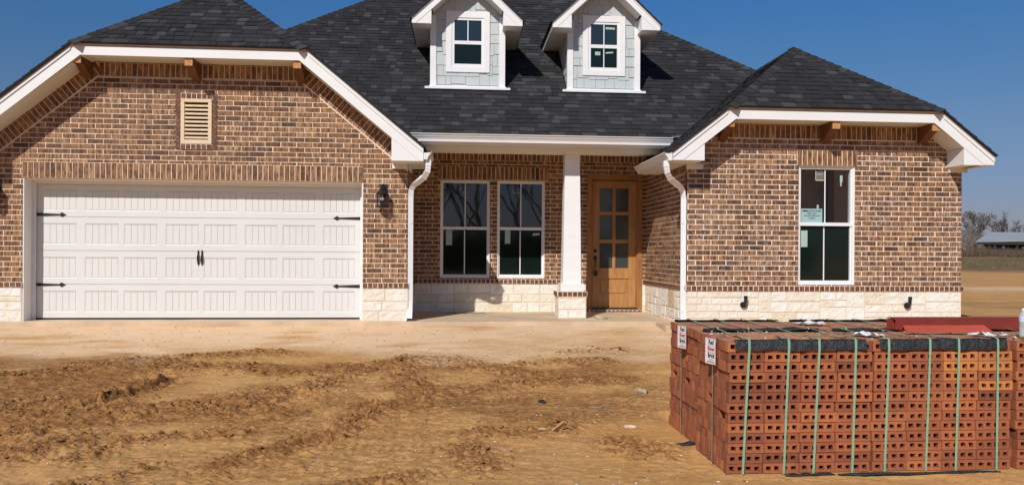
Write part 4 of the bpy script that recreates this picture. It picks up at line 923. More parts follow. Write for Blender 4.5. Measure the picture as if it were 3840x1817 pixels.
# ------------------------------------------------------------------ brick packs
brk_stops = [(0, (.19, .056, .026)), (.35, (.31, .092, .037)), (.6, (.40, .122, .045)), (.85, (.48, .158, .052)), (.94, (.54, .205, .06)), (1, (.60, .23, .06))]
m, b = newmat('fired red brick'); v = coords(m); L = m.node_tree.links
c = ramp(m, attr(m, 'tone'), brk_stops); c = mix(m, ramp(m, nse(m, v, 9, 5, .7), [(.45, 0.), (.8, .4)]), c, (.13, .05, .035)); c = mix(m, ramp(m, nse(m, v, 22, 5, .75), [(.57, 0.), (.78, .25)]), c, (.46, .22, .12))
L.new(c, b.inputs['Base Color']); b.inputs['Roughness'].default_value = .85; bump(m, b, nse(m, v, 120, 5, .75), .7, .004); M['redbrick'] = m
m, b = newmat('dusty brick top'); v = coords(m); L = m.node_tree.links
c = ramp(m, attr(m, 'tone'), [(0, (.30, .10, .05)), (.6, (.42, .17, .085)), (1, (.52, .24, .12))]); c = mix(m, ramp(m, nse(m, v, 3, 6, .75), [(.40, 0.), (.62, .85)]), c, (.50, .27, .14)); c = mix(m, ramp(m, nse(m, v, 60, 4, .75), [(.66, 0.), (.72, .7)]), c, (.66, .52, .40))
L.new(c, b.inputs['Base Color']); b.inputs['Roughness'].default_value = .95; bump(m, b, nse(m, v, 60, 5, .75), .8, .008); M['dustbrick'] = m
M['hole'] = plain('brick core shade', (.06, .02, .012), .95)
RW, CW, DW = .0705, .2605, .0675
def cored(mb, x0, y0, z0, L_, D_, H_, tone, r, top=False):
    # brick lying on its face: four cores run front to back
    us = [0]; n = 4; mg = L_*.085; hwid = L_*.135; gap = (L_-2*mg-4*hwid)/3
    for i in range(4): us += [mg+i*(hwid+gap), mg+i*(hwid+gap)+hwid]
    us += [L_]; vs = [0, H_*.26, H_*.72, H_]
    def jt(i, j): return (us[i]+(r.uniform(-.0035, .0035) if 0 < i < 9 and 0 < j < 3 else 0), vs[j]+(r.uniform(-.0035, .0035) if 0 < i < 9 and 0 < j < 3 else 0))
    P_ = {(i, j): jt(i, j) for i in range(10) for j in range(4)}
    for i in range(9):
        for j in range(3):
            q = [P_[i, j], P_[i+1, j], P_[i+1, j+1], P_[i, j+1]]
            if j == 1 and i % 2 == 1:
                fb = [(x0+a, y0, z0+c_) for a, c_ in q]; bk = [(x0+a, y0+.062, z0+c_) for a, c_ in q]
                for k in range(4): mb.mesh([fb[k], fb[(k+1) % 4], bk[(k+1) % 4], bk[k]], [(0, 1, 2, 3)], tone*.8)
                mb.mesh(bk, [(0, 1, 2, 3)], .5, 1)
            else: mb.mesh([(x0+a, y0, z0+c_) for a, c_ in q], [(0, 1, 2, 3)], tone)
    v_ = [(x0+a, y0+b_, z0+c_) for c_ in (0, H_) for b_ in (0, D_) for a in (0, L_)]
    mb.mesh(v_, [(0, 1, 3, 2), (4, 6, 7, 5) if False else (4, 5, 7, 6), (2, 3, 7, 6), (0, 2, 6, 4), (1, 5, 7, 3)], tone)
def brick_pack(X0, Y0, cols, deep, rows, label, seed, front_parts, tag_side=None, voids=(), lean=.0, orange=0, nstrap=None):
    r = random.Random(seed); cx = X0+cols*CW/2; cy = Y0+deep*DW/2; zb = .076
    t = thing('brick_pack', (cx, cy, zb), label, 'brick pack', 'strapped packs of red cored bricks')
    body = MB()
    def tn(i, k): 
        a = r.gauss(.48, .17)
        if orange and i >= cols-2 and k > rows*.55 and r.random() < .55: a = r.uniform(.86, 1)
        elif r.random() < .05: a = r.uniform(.8, .95)
        return min(1, max(0, a))
    rowoff = [r.uniform(-.012, .012) for _ in range(rows)]
    for k in range(rows):
        z0 = zb+k*RW; ro_ = rowoff[k]*(1 if k > 2 else .4)+lean*k
        for i in range(cols):
            for d in range(deep):
                if (k, d, i) in voids: continue
                if front_parts and d == 0: continue
                vis = i == 0 or d == 0 or k >= rows-1 or i == cols-1 or d == deep-1
                if not vis and not any(abs(k-a) <= 1 and abs(d-b_) <= 1 for a, b_, c_ in voids): continue
                x = X0+i*CW+ro_+r.uniform(-.0035, .0035); y = Y0+d*DW+r.uniform(-.002, .002); e = .0012 if k < rows-1 else r.uniform(0, .004)
                tt = tn(i, k); v_ = [(x+a*(CW-.005), y+b_*(DW-.0025), z0+.001+c_*(RW-.0025)+e*c_) for c_ in (0, 1) for b_ in (0, 1) for a in (0, 1)]
                body.mesh(v_, [(0, 2, 3, 1), (0, 1, 5, 4), (2, 6, 7, 3), (0, 4, 6, 2), (1, 3, 7, 5)], tt)
                body.mesh(v_[4:], [(0, 1, 3, 2)], r.random() if k == rows-1 else tt, 1 if k == rows-1 else 0)
    part(body, 'bricks', [M['redbrick'], M['dustbrick'], M['hole']], t, kind='stuff')
    if front_parts:
        for k in range(rows):
            ro_ = rowoff[k]*(1 if k > 2 else .4)+lean*k
            for i in range(cols):
                fb = MB(); cored(fb, X0+i*CW+ro_+r.uniform(-.004, .004), Y0+r.uniform(-.007, .005), zb+k*RW+.001, CW-.0055, DW-.003, RW-.0035+(.002 if k == rows-1 else 0), tn(i, k), r)
                if k == rows-1:
                    xx = X0+i*CW+ro_; yy = Y0+.002; fb.mesh([(xx, yy, zb+rows*RW+.0004), (xx+CW-.006, yy, zb+rows*RW+.0004), (xx+CW-.006, yy+DW-.006, zb+rows*RW+.0004), (xx, yy+DW-.006, zb+rows*RW+.0004)], [(0, 1, 2, 3)], r.random(), 2)
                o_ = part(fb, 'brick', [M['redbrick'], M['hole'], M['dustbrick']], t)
    zt = zb+rows*RW+.006; W_ = cols*CW; D_ = deep*DW
    # black edge strip folded over the top front and top back edges
    def strip(xa, xb, y, s_, drop, sd):
        q = MB(); n = 26; rr = random.Random(sd); P0 = []
        for i in range(n+1):
            x = xa+(xb-xa)*i/n; wv = mnoise.noise(Vector((x*5, sd, 0)))*.022; wb = mnoise.noise(Vector((x*4, sd+5, 0)))*.024+mnoise.noise(Vector((x*19, sd, 3)))*.010
            ws = mnoise.noise(Vector((x*11, sd+2, 1)))*.02; P0.append([(x, y+s_*(.055+wv), zt+.006+max(0, wv)), (x, y-s_*.004, zt+.009+abs(wv)*.9), (x, y-s_*(.014+max(0, ws)), zt-.010+wv*.4), (x, y-s_*(.016+abs(wb)+max(0, -ws)), zt-drop+wb)])
        m_ = 4; vs = [p for g_ in P0 for p in g_]
        fs = [(i*m_+j, (i+1)*m_+j, (i+1)*m_+j+1, i*m_+j+1) for i in range(n) for j in range(3)]; q.mesh(vs, fs, .5, 0, True)
        return q
    ns = None
    st = strip(X0+.05, X0+W_-.04, Y0, 1, .062, seed)
    part(st, 'edge_strip', M['rubber'], t); part(strip(X0+.05, X0+W_-.04, Y0+D_, -1, .045, seed+3), 'edge_strip', M['rubber'], t)
    return t, zt
def strap_loop(t, xa, xb, Y0, D_, zt, zb=.078):
    q = MB(); wd = .017
    def band(pts):
        vs = []
        for p, w_ in pts: vs += [V3(*p)-V3(*w_)*wd/2, V3(*p)+V3(*w_)*wd/2]
        q.mesh(vs, [(2*i, 2*i+1, 2*i+3, 2*i+2) for i in range(len(pts)-1)], .5)
    X = (1, 0, 0); yf = Y0-.030
    band([((xb, yf, zb+.0), X), ((xb+(xa-xb)*.5, yf-.001, (zb+zt)/2), X), ((xa, yf, zt-.045), X), ((xa, yf+.004, zt+.012), X), ((xa+.004, Y0+.01, zt+.021), X), ((xa+.006, Y0+D_*.5, zt+.012), X), ((xa+.01, Y0+D_-.01, zt+.021), X), ((xa+.01, Y0+D_+.026, zt+.010), X), ((xa+.01, Y0+D_+.02, zb), X)])
    part(q, 'strap', M['strap'], t)
def strap_length(t, X0, W_, y, zt, zb=.078, lean=0):
    q = MB(); wd = .016; Yd = V3(0, 1, 0)
    pts = [(X0-.016, y+.01, zb), (X0-.018+lean, y, zt-.03), (X0-.006, y, zt+.010), (X0+.03, y, zt+.013), (X0+W_-.02, y, zt+.013), (X0+W_+.012, y, zt), (X0+W_+.012, y, zb)]
    vs = []
    for p in pts: vs += [V3(*p)-Yd*wd/2, V3(*p)+Yd*wd/2]
    q.mesh(vs, [(2*i, 2*i+1, 2*i+3, 2*i+2) for i in range(len(pts)-1)]); part(q, 'strap', M['strap'], t)
def maker_tag(t, X, y, ztop, h=.20, w_=.135):
    # printed tag hanging at the left face under the strap, its far edge standing off the bricks
    wv = V3(.042, -w_, 0).normalized(); nv = V3(0, 0, 1).cross(wv); nv = -nv if nv.x > 0 else nv; O = V3(X-.024, y, ztop)
    fr_ = (O, wv, V3(0, 0, 1), nv)      # u to the right, v up from the top edge, n towards the viewer
    def rect(mb_, u0, u1, v0, v1, off, m_=0): mb_.face([O+wv*a+V3(0, 0, c_)+nv*off for a, c_ in ((u0, v0), (u1, v0), (u1, v1), (u0, v1))], .5, m_)
    q = MB(); hw2 = w_/2; q.prism(fr_, [(-hw2, -h), (hw2, -h), (hw2, 0), (-hw2, 0)], -.0012, 0)
    for a in ((-hw2, hw2, -.006, 0), (-hw2, hw2, -h, -h+.006), (-hw2, -hw2+.005, -h, 0), (hw2-.005, hw2, -h, 0)): rect(q, *a, .0012, 1)
    for zz in (-.012, -h+.016): rect(q, -hw2+.01, hw2-.01, zz-.002, zz, .0014, 2)
    o_ = part(q, 'paper_tag', [M['paper'], M['red_ink'], M['ink']], t, label='white paper tag with a red border')
    rz = math.atan2(wv.y, wv.x); c0 = .012
    for s_, v_, sz, mt in (('Red', -.037, .048, M['ink']), ('River', -.086, .042, M['red_ink']), ('Brick', -.134, .046, M['ink'])):
        text(s_, 0, 0, 0, sz, mt, o_, rot=(math.pi/2, 0, rz), loc=O+wv*c0+V3(0, 0, v_)+nv*.002, bold=.0012, sx=.86)
    e = MB()
    for a in ((-.044, .044, -.112, -.110), (-.044, .044, -.064, -.062), (-.044, -.042, -.112, -.062), (.042, .044, -.112, -.062)): rect(e, a[0]+c0, a[1]+c0, a[2], a[3], .002)
    part(e, 'logo_box', M['red_ink'], o_)
    e = MB()
    for k in range(5): rect(e, -hw2+.010, -hw2+.020, -.033-k*.026, -.030-k*.026, .002)
    for zz, ww_ in ((-.162, .03), (-.175, .048)): rect(e, c0-ww_, c0+ww_*.9, zz-.003, zz, .002)
    part(e, 'small_print', M['ink'], o_)
FY0, FD, BY0, BD = 5.61, 11, 6.46, 13
vA = {(5, 1, 0), (5, 2, 0), (6, 5, 0), (6, 6, 0)}; vD = {(6, 4, 0), (6, 5, 0), (6, 10, 0), (6, 11, 0)}
pA, zt = brick_pack(1.868, FY0, 4, FD, 13, 'front left pack of red bricks, its end face carrying a white tag facing the yard', 11, True, voids=vA, lean=.0012)
pB, _ = brick_pack(1.868+4*CW+.012, FY0+.004, 4, FD, 13, 'second pack of red bricks in the front row, orange bricks at its top right', 12, True, orange=1, lean=.0010)
pC, _ = brick_pack(1.868+8*CW+.055, FY0+.0, 4, FD, 13, 'front row pack of red bricks cut off by the right edge of the picture', 13, True)
pD, ztb = brick_pack(1.905, BY0, 4, BD, 13, 'rear left pack of red bricks behind the tagged front one, nearest the downspout', 14, False, voids=vD, lean=.0012)
pE, _ = brick_pack(1.905+4*CW+.02, BY0-.01, 4, BD, 13, 'middle pack of red bricks in the rear row, left of the long steel lintel', 15, False)
pF, _ = brick_pack(1.905+8*CW+.04, BY0, 4, BD, 13, 'rear row pack of red bricks lying under the long red steel lintel', 16, False)
for t, (xa, xb) in zip((pA, pA, pA, pA, pB, pB, pB, pB), ((2.015, 1.972), (2.299, 2.266), (2.519, 2.480), (2.785, 2.762), (3.028, 3.0), (3.333, 3.304), (3.548, 3.527), (3.841, 3.834))): strap_loop(t, xa, xb, FY0, FD*DW, zt)
for x in (4.15, 4.40, 4.66, 4.9): strap_loop(pC, x, x-.01, FY0, FD*DW, zt)
for t, x0 in ((pD, 1.905), (pE, 2.967), (pF, 4.03)):
    for k in range(4): strap_loop(t, x0+.16+k*.25, x0+.14+k*.25, BY0, BD*DW, zt)
    strap_length(t, x0, 4*CW, BY0+.42, zt+.001)
for t, x0 in ((pA, 1.868), (pB, 2.922), (pC, 4.007)): strap_length(t, x0, 4*CW, FY0+.28, zt)
maker_tag(pA, 1.868-.012, 5.89, 1.0); maker_tag(pD, 1.905-.012, 6.80, 1.01)
def crumple(t, x0, y0, L_, W_, ang, seed, name='paper_tag', lab='crumpled white tag lying on top'):
    q = MB(); n, m_ = 9, 5; vs = []; ca, sa = math.cos(ang), math.sin(ang)
    for j in range(m_):
        for i in range(n):
            u, v_ = L_*i/(n-1), W_*j/(m_-1); h = .016+.018*mnoise.noise(Vector((u*18, v_*14, seed)))+(.015 if i in (3, 7) else 0)
            vs.append((x0+u*ca-v_*sa, y0+u*sa+v_*ca, zt+max(.003, h)))
    q.mesh(vs, [(j*n+i, j*n+i+1, (j+1)*n+i+1, (j+1)*n+i) for j in range(m_-1) for i in range(n-1)]); part(q, name, M['paper'], t, lab)
crumple(pE, 2.90, 6.95, .24, .12, -.9, 1); crumple(pB, 2.93, 5.98, .22, .12, -1.0, 2); crumple(pC, 3.84, 5.92, .24, .11, -1.0, 4)
# rubble and dust lumps on top of the packs
rr = random.Random(5)
def ico(mb, c_, s_, seed, tone=.5, flatz=.7, m=0):
    t = (1+5**.5)/2; base = [(-1, t, 0), (1, t, 0), (-1, -t, 0), (1, -t, 0), (0, -1, t), (0, 1, t), (0, -1, -t), (0, 1, -t), (t, 0, -1), (t, 0, 1), (-t, 0, -1), (-t, 0, 1)]
    fs = [(0, 11, 5), (0, 5, 1), (0, 1, 7), (0, 7, 10), (0, 10, 11), (1, 5, 9), (5, 11, 4), (11, 10, 2), (10, 7, 6), (7, 1, 8), (3, 9, 4), (3, 4, 2), (3, 2, 6), (3, 6, 8), (3, 8, 9), (4, 9, 5), (2, 4, 11), (6, 2, 10), (8, 6, 7), (9, 8, 1)]
    r = random.Random(seed); vs = []; an = r.uniform(0, 6.28); ca, sa = math.cos(an), math.sin(an); sx, sy = r.uniform(.7, 1.4), r.uniform(.6, 1.1)
    for x, y, z in base:
        k = r.uniform(.6, 1.15)*s_/1.9; x, y, z = x*k*sx, y*k*sy, z*k*flatz; vs.append((c_[0]+x*ca-y*sa, c_[1]+x*sa+y*ca, c_[2]+z))
    mb.mesh(vs, fs, tone, m)
q = MB()
for i in range(230):
    x = rr.uniform(1.95, 4.9) if i > 130 else rr.gauss(2.35, .22); y = rr.uniform(5.7, 6.3) if i > 130 else rr.gauss(6.05, .10)
    ico(q, (x, y, zt+.003), rr.choice((.004, .006, .008, .014)), i, rr.random(), .8, 1 if rr.random() < .3 else 0)
M['chip'] = plain('white mortar chips', (.70, .62, .52), .9)
o_ = q.build('brick_crumbs', [M['clod'], M['chip']], loc=(2.5, 6, zt)); tag(o_, 'loose mortar and brick crumbs scattered on top of the front brick packs', 'crumbs', kind='stuff')
q = MB(); n = 40; vs = []
M['topdirt'] = plain('brick dust', (.47, .215, .105), .95, .14, 14, .7, 60, .01)
for j in range(n+1):
    for i in range(n+1):
        x = 1.98+.95*i/n; y = 5.68+.62*j/n; d_ = ((x-2.36)/.40)**2+((y-5.98)/.27)**2; h = max(-.02, .022*(1-d_)+.014*mnoise.fractal(Vector((x*9, y*9, 2)), .8, 2, 4)-.003)
        vs.append((x, y, zt-.002+min(h, .022)))
q.mesh(vs, [(j*(n+1)+i, j*(n+1)+i+1, (j+1)*(n+1)+i+1, (j+1)*(n+1)+i) for j in range(n) for i in range(n)], .5, 0, True)
o_ = q.build('dust_pile', M['topdirt'], loc=(2.4, 6, zt)); tag(o_, 'thin pile of red brick dust on top of the front left brick pack', 'dust', kind='stuff')

# ------------------------------------------------------------------ steel lintels, bottle
def steel(name, loc, pts, label, cat, th=.006):
    q = MB(); return q
q = MB(); x0, x1 = 3.47, 5.6; y0 = 6.30; zb = zt+.012
for a, b_, c_, d in ((y0, y0+.007, zb, zb+.080), (y0-.0, y0+.05, zb+.0805, zb+.086), (y0+.05, y0+.057, zb+.0, zb+.094), (y0+.057, y0+.12, zb+.088, zb+.094)): q.box(x0, x1, a, b_, c_, d)
q.box(x0-.03, x1, y0+.075, y0+.082, zb, zb+.087)
o_ = q.build('steel_lintel', M['redsteel'], loc=(4.4, 6.33, zb), bevel=.001); tag(o_, 'long dark red steel lintel lying across the tops of the brick packs', 'steel lintel', 'red steel lintels on the bricks')
q = MB(); xa, xb = 3.42, 4.13; yc, hz, hy = 6.10, .054, .050
for s_ in (-1, 1):
    q.mesh([(xa, yc, zb+hz), (xb-.05, yc, zb+hz), (xb, yc+s_*hy, zb+.002), (xa-.0, yc+s_*hy, zb+.002), (xa, yc, zb+hz-.008), (xb-.055, yc, zb+hz-.008), (xb-.005, yc+s_*(hy-.006), zb+.002), (xa, yc+s_*(hy-.006), zb+.002)],
           [(0, 1, 2, 3), (7, 6, 5, 4), (0, 3, 7, 4), (1, 5, 6, 2), (3, 2, 6, 7)])
o_ = q.build('steel_angle', plain('lighter red primed steel', (.40, .07, .04), .5, .12, 5), loc=(3.73, yc, zb)); tag(o_, 'short red steel angle resting ridge up in front of the long lintel', 'steel angle', 'red steel lintels on the bricks')
bt = thing('water_bottle', (4.215, 5.83, zt), 'clear plastic water bottle standing on the bricks at the right edge', 'bottle')
q = MB(); prof = [(.001, 0), (.027, 0), (.033, .006)]
for i in range(9): prof += [(.0335, .012+i*.012), (.031, .018+i*.012)]
prof += [(.033, .125), (.033, .155), (.027, .175), (.015, .195), (.0135, .20)]
q.lathe((4.215, 5.83, zt+.001), prof, 24); part(q, 'bottle_body', M['plastic'], bt)
q = MB(); q.lathe((4.215, 5.83, zt+.001), [(.0345, .115), (.0345, .155)], 24); M['blabel'] = plain('bottle label', (.55, .6, .72), .5, .3, 60); part(q, 'label_band', M['blabel'], bt)
q = MB(); q.lathe((4.215, 5.83, zt+.20), [(.0145, 0), (.0145, .014), (.001, .014)], 16); part(q, 'cap', M['vinyl'], bt)
# key lock box hanging on the door handle
kb = thing('lock_box', (hx, DFY-.075, 1.24), 'black key lock box hanging from the front door handle', 'lock box')
q = MB(); q.box(hx-.026, hx+.026, DFY-.10, DFY-.066, 1.215, 1.305); part(q, 'lock_body', M['black'], kb, bevel=.006)
q = MB(); q.tube([(hx-.015, DFY-.083, 1.30), (hx-.015, DFY-.083, 1.345), (hx, DFY-.083, 1.365), (hx+.015, DFY-.083, 1.345), (hx+.015, DFY-.083, 1.30)], .004, 8); M['steel'] = plain('bright steel', (.6, .58, .55), .25, metal=.9); part(q, 'shackle', M['steel'], kb)
# cord and wire on the porch slab
q = MB(); zc = SL+.006; q.tube([(2.20, 13.25, zc), (2.16, 13.1, zc+.02), (2.18, 12.98, zc+.03), (2.24, 12.92, zc+.01), (2.34, 12.84, zc), (2.26, 12.95, zc+.008), (2.30, 13.05, zc), (2.42, 13.2, zc)], .007, 6)
o_ = q.build('cord', M['cord'], loc=(2.25, 13, SL)); tag(o_, 'loop of cream cord lying on the slab before the front door', 'cord')
q = MB(); q.tube([(-.20, 14.1, zc-.004), (-.12, 14.25, zc), (.0, 13.95, zc-.004), (.2, 14.02, zc), (.45, 14.15, zc)], .004, 5)
o_ = q.build('wire', M['black'], loc=(.1, 14.1, SL)); tag(o_, 'thin dark wire lying on the slab under the left porch window', 'wire')
q = MB(); q.box(-.40, -.18, 13.86, 13.875, zc-.006, zc+.002); o_ = q.build('white_stick', M['white'], loc=(-.3, 13.87, SL)); tag(o_, 'small white strip on the shaded slab near the garage downspout', 'strip')

# ------------------------------------------------------------------ yard litter
def scrap(name, mat, x, y, L_, W_, ang, seed, label, cat, hh=.03, thick=.006):
    q = MB(); n, m_ = 8, 4; ca, sa = math.cos(ang), math.sin(ang); z0 = gz(x, y); up_ = []; dn = []
    for j in range(m_):
        for i in range(n):
            u, v_ = L_*(i/(n-1)-.5), W_*(j/(m_-1)-.5)*(1-.5*abs(2*i/(n-1)-1)**3); h = hh*(.5+mnoise.noise(Vector((u*14, v_*14, seed)))*.7)*(1-abs(2*j/(m_-1)-1)*.5)
            P_ = V3(x+u*ca-v_*sa, y+u*sa+v_*ca, z0+max(.004, h)); up_.append(P_); dn.append(P_-V3(0, 0, thick))
    k = n*m_; fs = [(j*n+i, j*n+i+1, (j+1)*n+i+1, (j+1)*n+i) for j in range(m_-1) for i in range(n-1)]; fs += [tuple(a+k for a in reversed(f)) for f in fs]
    fs += [(i, i+k, i+1+k, i+1) for i in range(n-1)]+[((m_-1)*n+i+1, (m_-1)*n+i+1+k, (m_-1)*n+i+k, (m_-1)*n+i) for i in range(n-1)]
    q.mesh(up_+dn, fs, .5, 0, True); o_ = q.build(name, mat, loc=(x, y, z0)); tag(o_, label, cat); return o_
scrap('plastic_strip', M['rubber'], 1.83, 6.50, .16, .05, .1, 3, 'black plastic scrap poking out beside the left brick packs', 'plastic scrap', .05)
scrap('plastic_strip', M['rubber'], 0.82, 8.05, .09, .04, -.9, 4, 'black plastic scrap standing in the dirt mid yard', 'plastic scrap', .07)
scrap('plastic_strip', plain('faded blue plastic', (.26, .24, .22), .7), 1.32, 7.75, .10, .05, -.5, 6, 'faded grey blue plastic scrap pressed into the dirt', 'plastic scrap', .02)
scrap('plastic_strip', M['rubber'], 3.25, 5.56, 1.2, .05, .0, 8, 'long crumpled black edge strip on the ground along the front of the brick packs', 'plastic strip', .035)
scrap('plastic_strip', M['rubber'], 2.45, 5.565, .36, .05, .02, 9, 'short black edge strip on the ground at the foot of the front left pack', 'plastic strip', .03)
q = MB(); a = V3(.83, 6.98, gz(.83, 6.98)+.02); q.box(-.02, .02, -.006, .006, -.09, .13); o_ = q.build('wood_lath', M['wood_scrap']); o_.location = a; o_.rotation_euler = (.9, .3, .5); tag(o_, 'short pale wooden lath stuck in the dirt heap in the foreground', 'lath')
# flat stones
for x, y, s_, lab, tn_ in ((1.88, 8.35, .10, 'grey brown flat rock near the left side of the brick packs', (.40, .31, .22)), (.72, 7.02, .05, 'small rock on the side of the foreground dirt heap', (.45, .29, .16)), (.35, 6.35, .055, 'flat tan rock in the churned dirt at bottom centre', (.50, .30, .15)), (1.52, 7.15, .07, 'pale flat rock right of the foreground dirt heap', (.62, .48, .36)), (-2.05, 8.05, .055, 'lone tan rock at the end of the left churned ridge', (.48, .28, .13))):
    q = MB(); ico(q, (0, 0, 0), s_, int(x*100), .5, .35); o_ = q.build('rock', plain('rock', tn_, .9, .2, 20, .5, 40)); o_.location = (x, y, gz(x, y)+s_*.08); tag(o_, lab, 'rock', 'rocks in the yard')
# clods, straw and chips scattered (uncountable)
rr = random.Random(21); NX = 90000
cxs = np.array([rr.uniform(-7, 3.9) for _ in range(NX)]); cys = np.array([rr.uniform(5.2, 12.3) for _ in range(NX)]); mk_, _h2 = churn_mask(cxs[None], cys[None]); gzs = ground_z(cxs[None], cys[None])[0]; mk_ = mk_[0]
q = MB(); cnt = 0
for i in range(NX):
    x, y = cxs[i], cys[i]
    if x > 1.7 and y < 7.6: continue
    p = mk_[i]**1.2*.42+(.055 if (x < 1.6 and 6.7 < y < 10.2) else .02)
    if rr.random() < p:
        s_ = min(.032, .004+rr.expovariate(1/.0055)*(.5+mk_[i])); ico(q, (x, y, gzs[i]+s_*.08), s_, i, rr.random(), .6); cnt += 1
o_ = q.build('dirt_clods', M['clod'], loc=(0, 8, 0)); tag(o_, 'brown dirt clods broken up over the churned tyre ridges', 'clods', kind='stuff')
q = MB()
for i in range(1600):
    if i < 1500: x, y = rr.uniform(-6.5, 3.5), rr.uniform(5.2, 12.2)
    else:
        cx_, cy_, sg_ = rr.choice(((1.03, 7.85, .25), (-.2, 7.82, .2), (.23, 6.41, .15), (1.2, 7.5, .2), (2.0, 5.9, .5), (1.5, 5.8, .35))); x, y = rr.gauss(cx_, sg_), rr.gauss(cy_, sg_*.7)
    if x > 1.72 and y < 7.6 and y > 5.5: continue
    z = gz(x, y)
    if rr.random() < .55: ico(q, (x, y, z+.002), rr.choice((.004, .006, .008, .012)), i, rr.random(), .4)
    else:
        L_ = rr.uniform(.015, .06); an = rr.uniform(0, 3.14); dx, dy = L_*math.cos(an), L_*math.sin(an); q.tube([(x, y, z+.004), (x+dx, y+dy, z+.008)], .0016, 3, m=1 if rr.random() < .6 else 2, caps=False)
o_ = q.build('site_litter', [M['chip'], M['cord'], plain('dark twig', (.09, .055, .03), .9)], loc=(0, 8, 0)); tag(o_, 'white chips, straw and twigs strewn over the yard', 'litter', kind='stuff')

# ------------------------------------------------------------------ background: trees, scrub, barn, tank
def tree_mesh(seed, height, spread=.55, twig=.028, depth=6, girth=.024):
    r = random.Random(seed); mb = MB()
    def br(p, d, L_, rad, lv):
        n = 3; pts = [p]; rs = [rad]; dd = d.copy()
        for i in range(n):
            dd = (dd+V3(r.uniform(-.22, .22), r.uniform(-.22, .22), r.uniform(-.05, .16))).normalized(); pts.append(pts[-1]+dd*L_/n); rs.append(rad*(1-.38*(i+1)/n))
        mb.tube(pts, rs, 6 if lv == 0 else 4 if lv < 3 else 3, caps=False, m=0, tone=r.random())
        if lv >= depth: return
        kids = r.choice((2, 3, 3)) if lv < depth-1 else 4
        for c_ in range(kids):
            t = r.uniform(.45, 1) if c_ else 1; idx = min(n, max(1, round(t*n))); a = r.uniform(0, 6.28); s_ = spread*r.uniform(.7, 1.35)
            nd = (dd+V3(math.cos(a)*s_, math.sin(a)*s_, r.uniform(-.12, .30))).normalized()
            br(pts[idx], nd, L_*r.uniform(.62, .84), max(twig, rs[idx]*r.uniform(.55, .75)), lv+1)
    br(V3(0, 0, -.2), V3(0, 0, 1), height*.26, height*girth, 0); return mb
protos = []
for sd, hgt in ((3, 9.), (8, 9.), (14, 9.)):
    t = tree_mesh(sd, hgt); me_ = t
    protos.append(t)
tm = []
for i, t in enumerate(protos):
    o_ = t.build('tmp', M['bark_far']); tm.append(o_.data); bpy.data.objects.remove(o_)
def bare_tree(x, y, sc_, k, label, rz, group='bare winter trees'):
    t = thing('bare_tree', (x, y, float(base_z(np.array(x*1.), np.array(y*1.)))), label, 'tree', group, rz)
    o_ = bpy.data.objects.new('crown', tm[k]); col.objects.link(o_); o_.parent = t; o_.scale = (sc_, sc_, sc_); return t
rr = random.Random(9)
TG = 'bare grey trees beyond the field'
lab = ['tallest bare grey tree at the corner of the house, beyond the field', 'forked bare tree standing just right of the house corner tree', 'slender bare tree left of the barn roof tip', 'leaning bare tree over the tip of the barn roof', 'low bare tree behind the left slope of the barn roof', 'round headed bare tree behind the middle of the barn roof', 'small bare tree behind the barn ridge']
o_ = tree_mesh(31, 9., .6, .006, 7, .013).build('tmp', M['bark_far']); tm.append(o_.data); bpy.data.objects.remove(o_)
spots = [(82.5, 128, 1.00, 0), (86.5, 131, 1.02, 1), (89.5, 129, .92, 2), (92.5, 133, .84, 0), (95.8, 134, .74, 1), (99, 134, .66, 2), (102.5, 135, .6, 0)]
for (x, y, s_, k), lb in zip(spots, lab): bare_tree(x, y, s_, k, lb, rr.uniform(0, 6), TG)
for x, y, s_ in ((84.2, 140, .72), (88, 142, .8), (91, 141, .7), (94, 143, .68), (97.5, 143, .6), (80.3, 138, .85), (101, 142, .55), (106, 140, .6)):
    bare_tree(x, y, s_, rr.randrange(3), 'thin bare tree in the back rank beyond the barn', rr.uniform(0, 6), 'back rank of bare trees')
for (x, y, s_, lb) in ((.6, -33, 1.9, 'wide bare tree mirrored in the left porch window'), (5.2, -31, 2.0, 'tall bare tree mirrored in the right porch window'), (3.0, -40, 2.3, 'bare tree behind the viewer between the two nearest ones'), (9.0, -41, 2.2, 'bare tree behind the viewer, right of the tall one'), (-2.6, -39, 2.1, 'bare tree behind the viewer, left of the wide one')):
    bare_tree(x, y, s_, 3, lb, rr.uniform(0, 6), 'bare trees behind the viewer')
def scrub(name, boxes, n, hmin, hmax, mat, label, seed, wdt=.05):
    r = random.Random(seed); q = MB()
    for i in range(n):
        x0_, x1_, y0_, y1_ = r.choice(boxes); x, y = r.uniform(x0_, x1_), r.uniform(y0_, y1_); z = float(base_z(np.array(x), np.array(y))); h = r.uniform(hmin, hmax)*(.6+.4*mnoise.noise(Vector((x*.35, y*.35, seed)))+.2)
        for k in range(3):
            a = r.uniform(0, 6.28); l_ = r.uniform(.1, .5)*h; p = V3(x, y, z-.05); q1 = p+V3(math.cos(a)*l_*.4, math.sin(a)*l_*.4, h*.55); q2 = p+V3(math.cos(a)*l_, math.sin(a)*l_, h*r.uniform(.8, 1.05)); w_ = wdt*r.uniform(.5, 1.1)
            q.mesh([p+V3(-w_, 0, 0), p+V3(w_, 0, 0), q1+V3(w_*.7, 0, 0), q1+V3(-w_*.7, 0, 0), q2], [(0, 1, 2, 3), (3, 2, 4)], r.random())
    o_ = q.build(name, mat, loc=((boxes[0][0]+boxes[0][1])/2, (boxes[0][2]+boxes[0][3])/2, 0)); tag(o_, label, 'scrub', kind='stuff')
scrub('underbrush', [(74, 112, 122, 126), (78, 112, 127, 136), (76, 112, 136, 146)], 9000, 1.6, 4.2, M['bark_far'], 'dense bare undergrowth beneath the far trees', 2, .05)
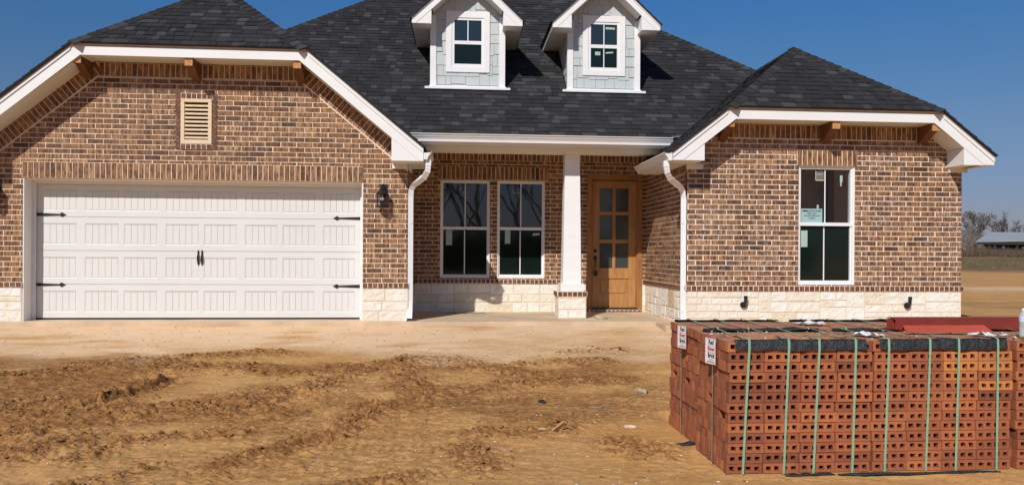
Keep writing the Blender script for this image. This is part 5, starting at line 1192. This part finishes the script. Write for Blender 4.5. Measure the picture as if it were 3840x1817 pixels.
scrub('dry_brush', [(50, 74, 84, 87), (54, 74, 87, 89.2)], 3600, .5, 1.5, M['scrub'], 'reddish dry brush growing along the front of the barn', 3, .03)
scrub('weeds', [(30, 66, 60, 84), (20, 50, 42, 60)], 5200, .06, .22, plain('weeds', (.16, .125, .058), .9, .4, .3), 'low green weeds over the far field', 4, .05)
scrub('dark_brush', [(-30, 30, -52, -44)], 9000, 1.5, 4.2, M['scrub'], 'dark scrub behind the viewer mirrored low in the windows', 6, .09)
# barn
zb = float(base_z(np.array(65.), np.array(91.)))
bn = thing('pole_barn', (66, 93, zb), 'open pole barn with a pale metal roof at the far right edge', 'barn')
q = MB(); rx = 63.2; a = [(58.6, 89.5, 3.32), (71.5, 89.0, 3.50), (75, 97, 6.2), (68.2, 97, 4.95), (66.5, 95, 4.75)]
q = MB()
q.mesh([(59.2, 90, 3.34), (66.2, 90, 3.50), (69.8, 97, 4.62), (65.6, 97, 4.60), (59.2, 90, 3.22), (66.2, 90, 3.38)], [(0, 1, 2, 3), (4, 5, 1, 0)])
q.mesh([(66.2, 90, 3.50), (75, 90, 4.55), (80, 97, 4.66), (69.8, 97, 4.62), (66.2, 90, 3.38), (75, 90, 4.42)], [(0, 1, 2, 3), (4, 5, 1, 0)])
part(q, 'roof', M['tin'], bn)
q = MB(); q.box(59.4, 66.2, 90.0, 90.12, 2.95, 3.22); part(q, 'header_beam', M['barnwood'], bn)
for x in (59.2, 60.9, 61.6, 62.6, 64.3, 66.3): q = MB(); q.box(x-.12, x+.12, 90.1, 90.3, zb-.2, 3.0); part(q, 'post', M['barnwood'], bn)
q = MB(); q.box(64.4, 76, 91.5, 96.5, zb-.2, 3.3); part(q, 'stall_wall', M['barnwood'], bn)
q = MB(); q.mesh([(66.2, 90.1, 3.36), (75, 90.1, 4.40), (75, 90.1, zb), (66.2, 90.1, zb)], [(0, 1, 2, 3)]); part(q, 'gable_end', M['barnwood'], bn)
# rail fence by the barn
fn = thing('rail_fence', (62, 87.5, zb), 'low dark rail fence running in front of the pole barn', 'fence')
q = MB(); q.box(57.2, 66.5, 87.4, 87.46, zb+.75, zb+.87); part(q, 'rail', M['barnwood'], fn)
for x in (58.5, 60.8, 63.1, 65.2): q = MB(); q.box(x-.07, x+.07, 87.46, 87.6, zb-.1, zb+1.05); part(q, 'post', M['bark'], fn)
q = MB(); q.tube([(58.0, 92, zb+.55), (59.3, 92.4, zb+.55)], .42, 14); tk = q.build('tank', plain('white tank', (.66, .67, .68), .5), loc=(58.6, 92, zb)); tag(tk, 'small white tank lying by the house corner in the far scrub', 'tank')
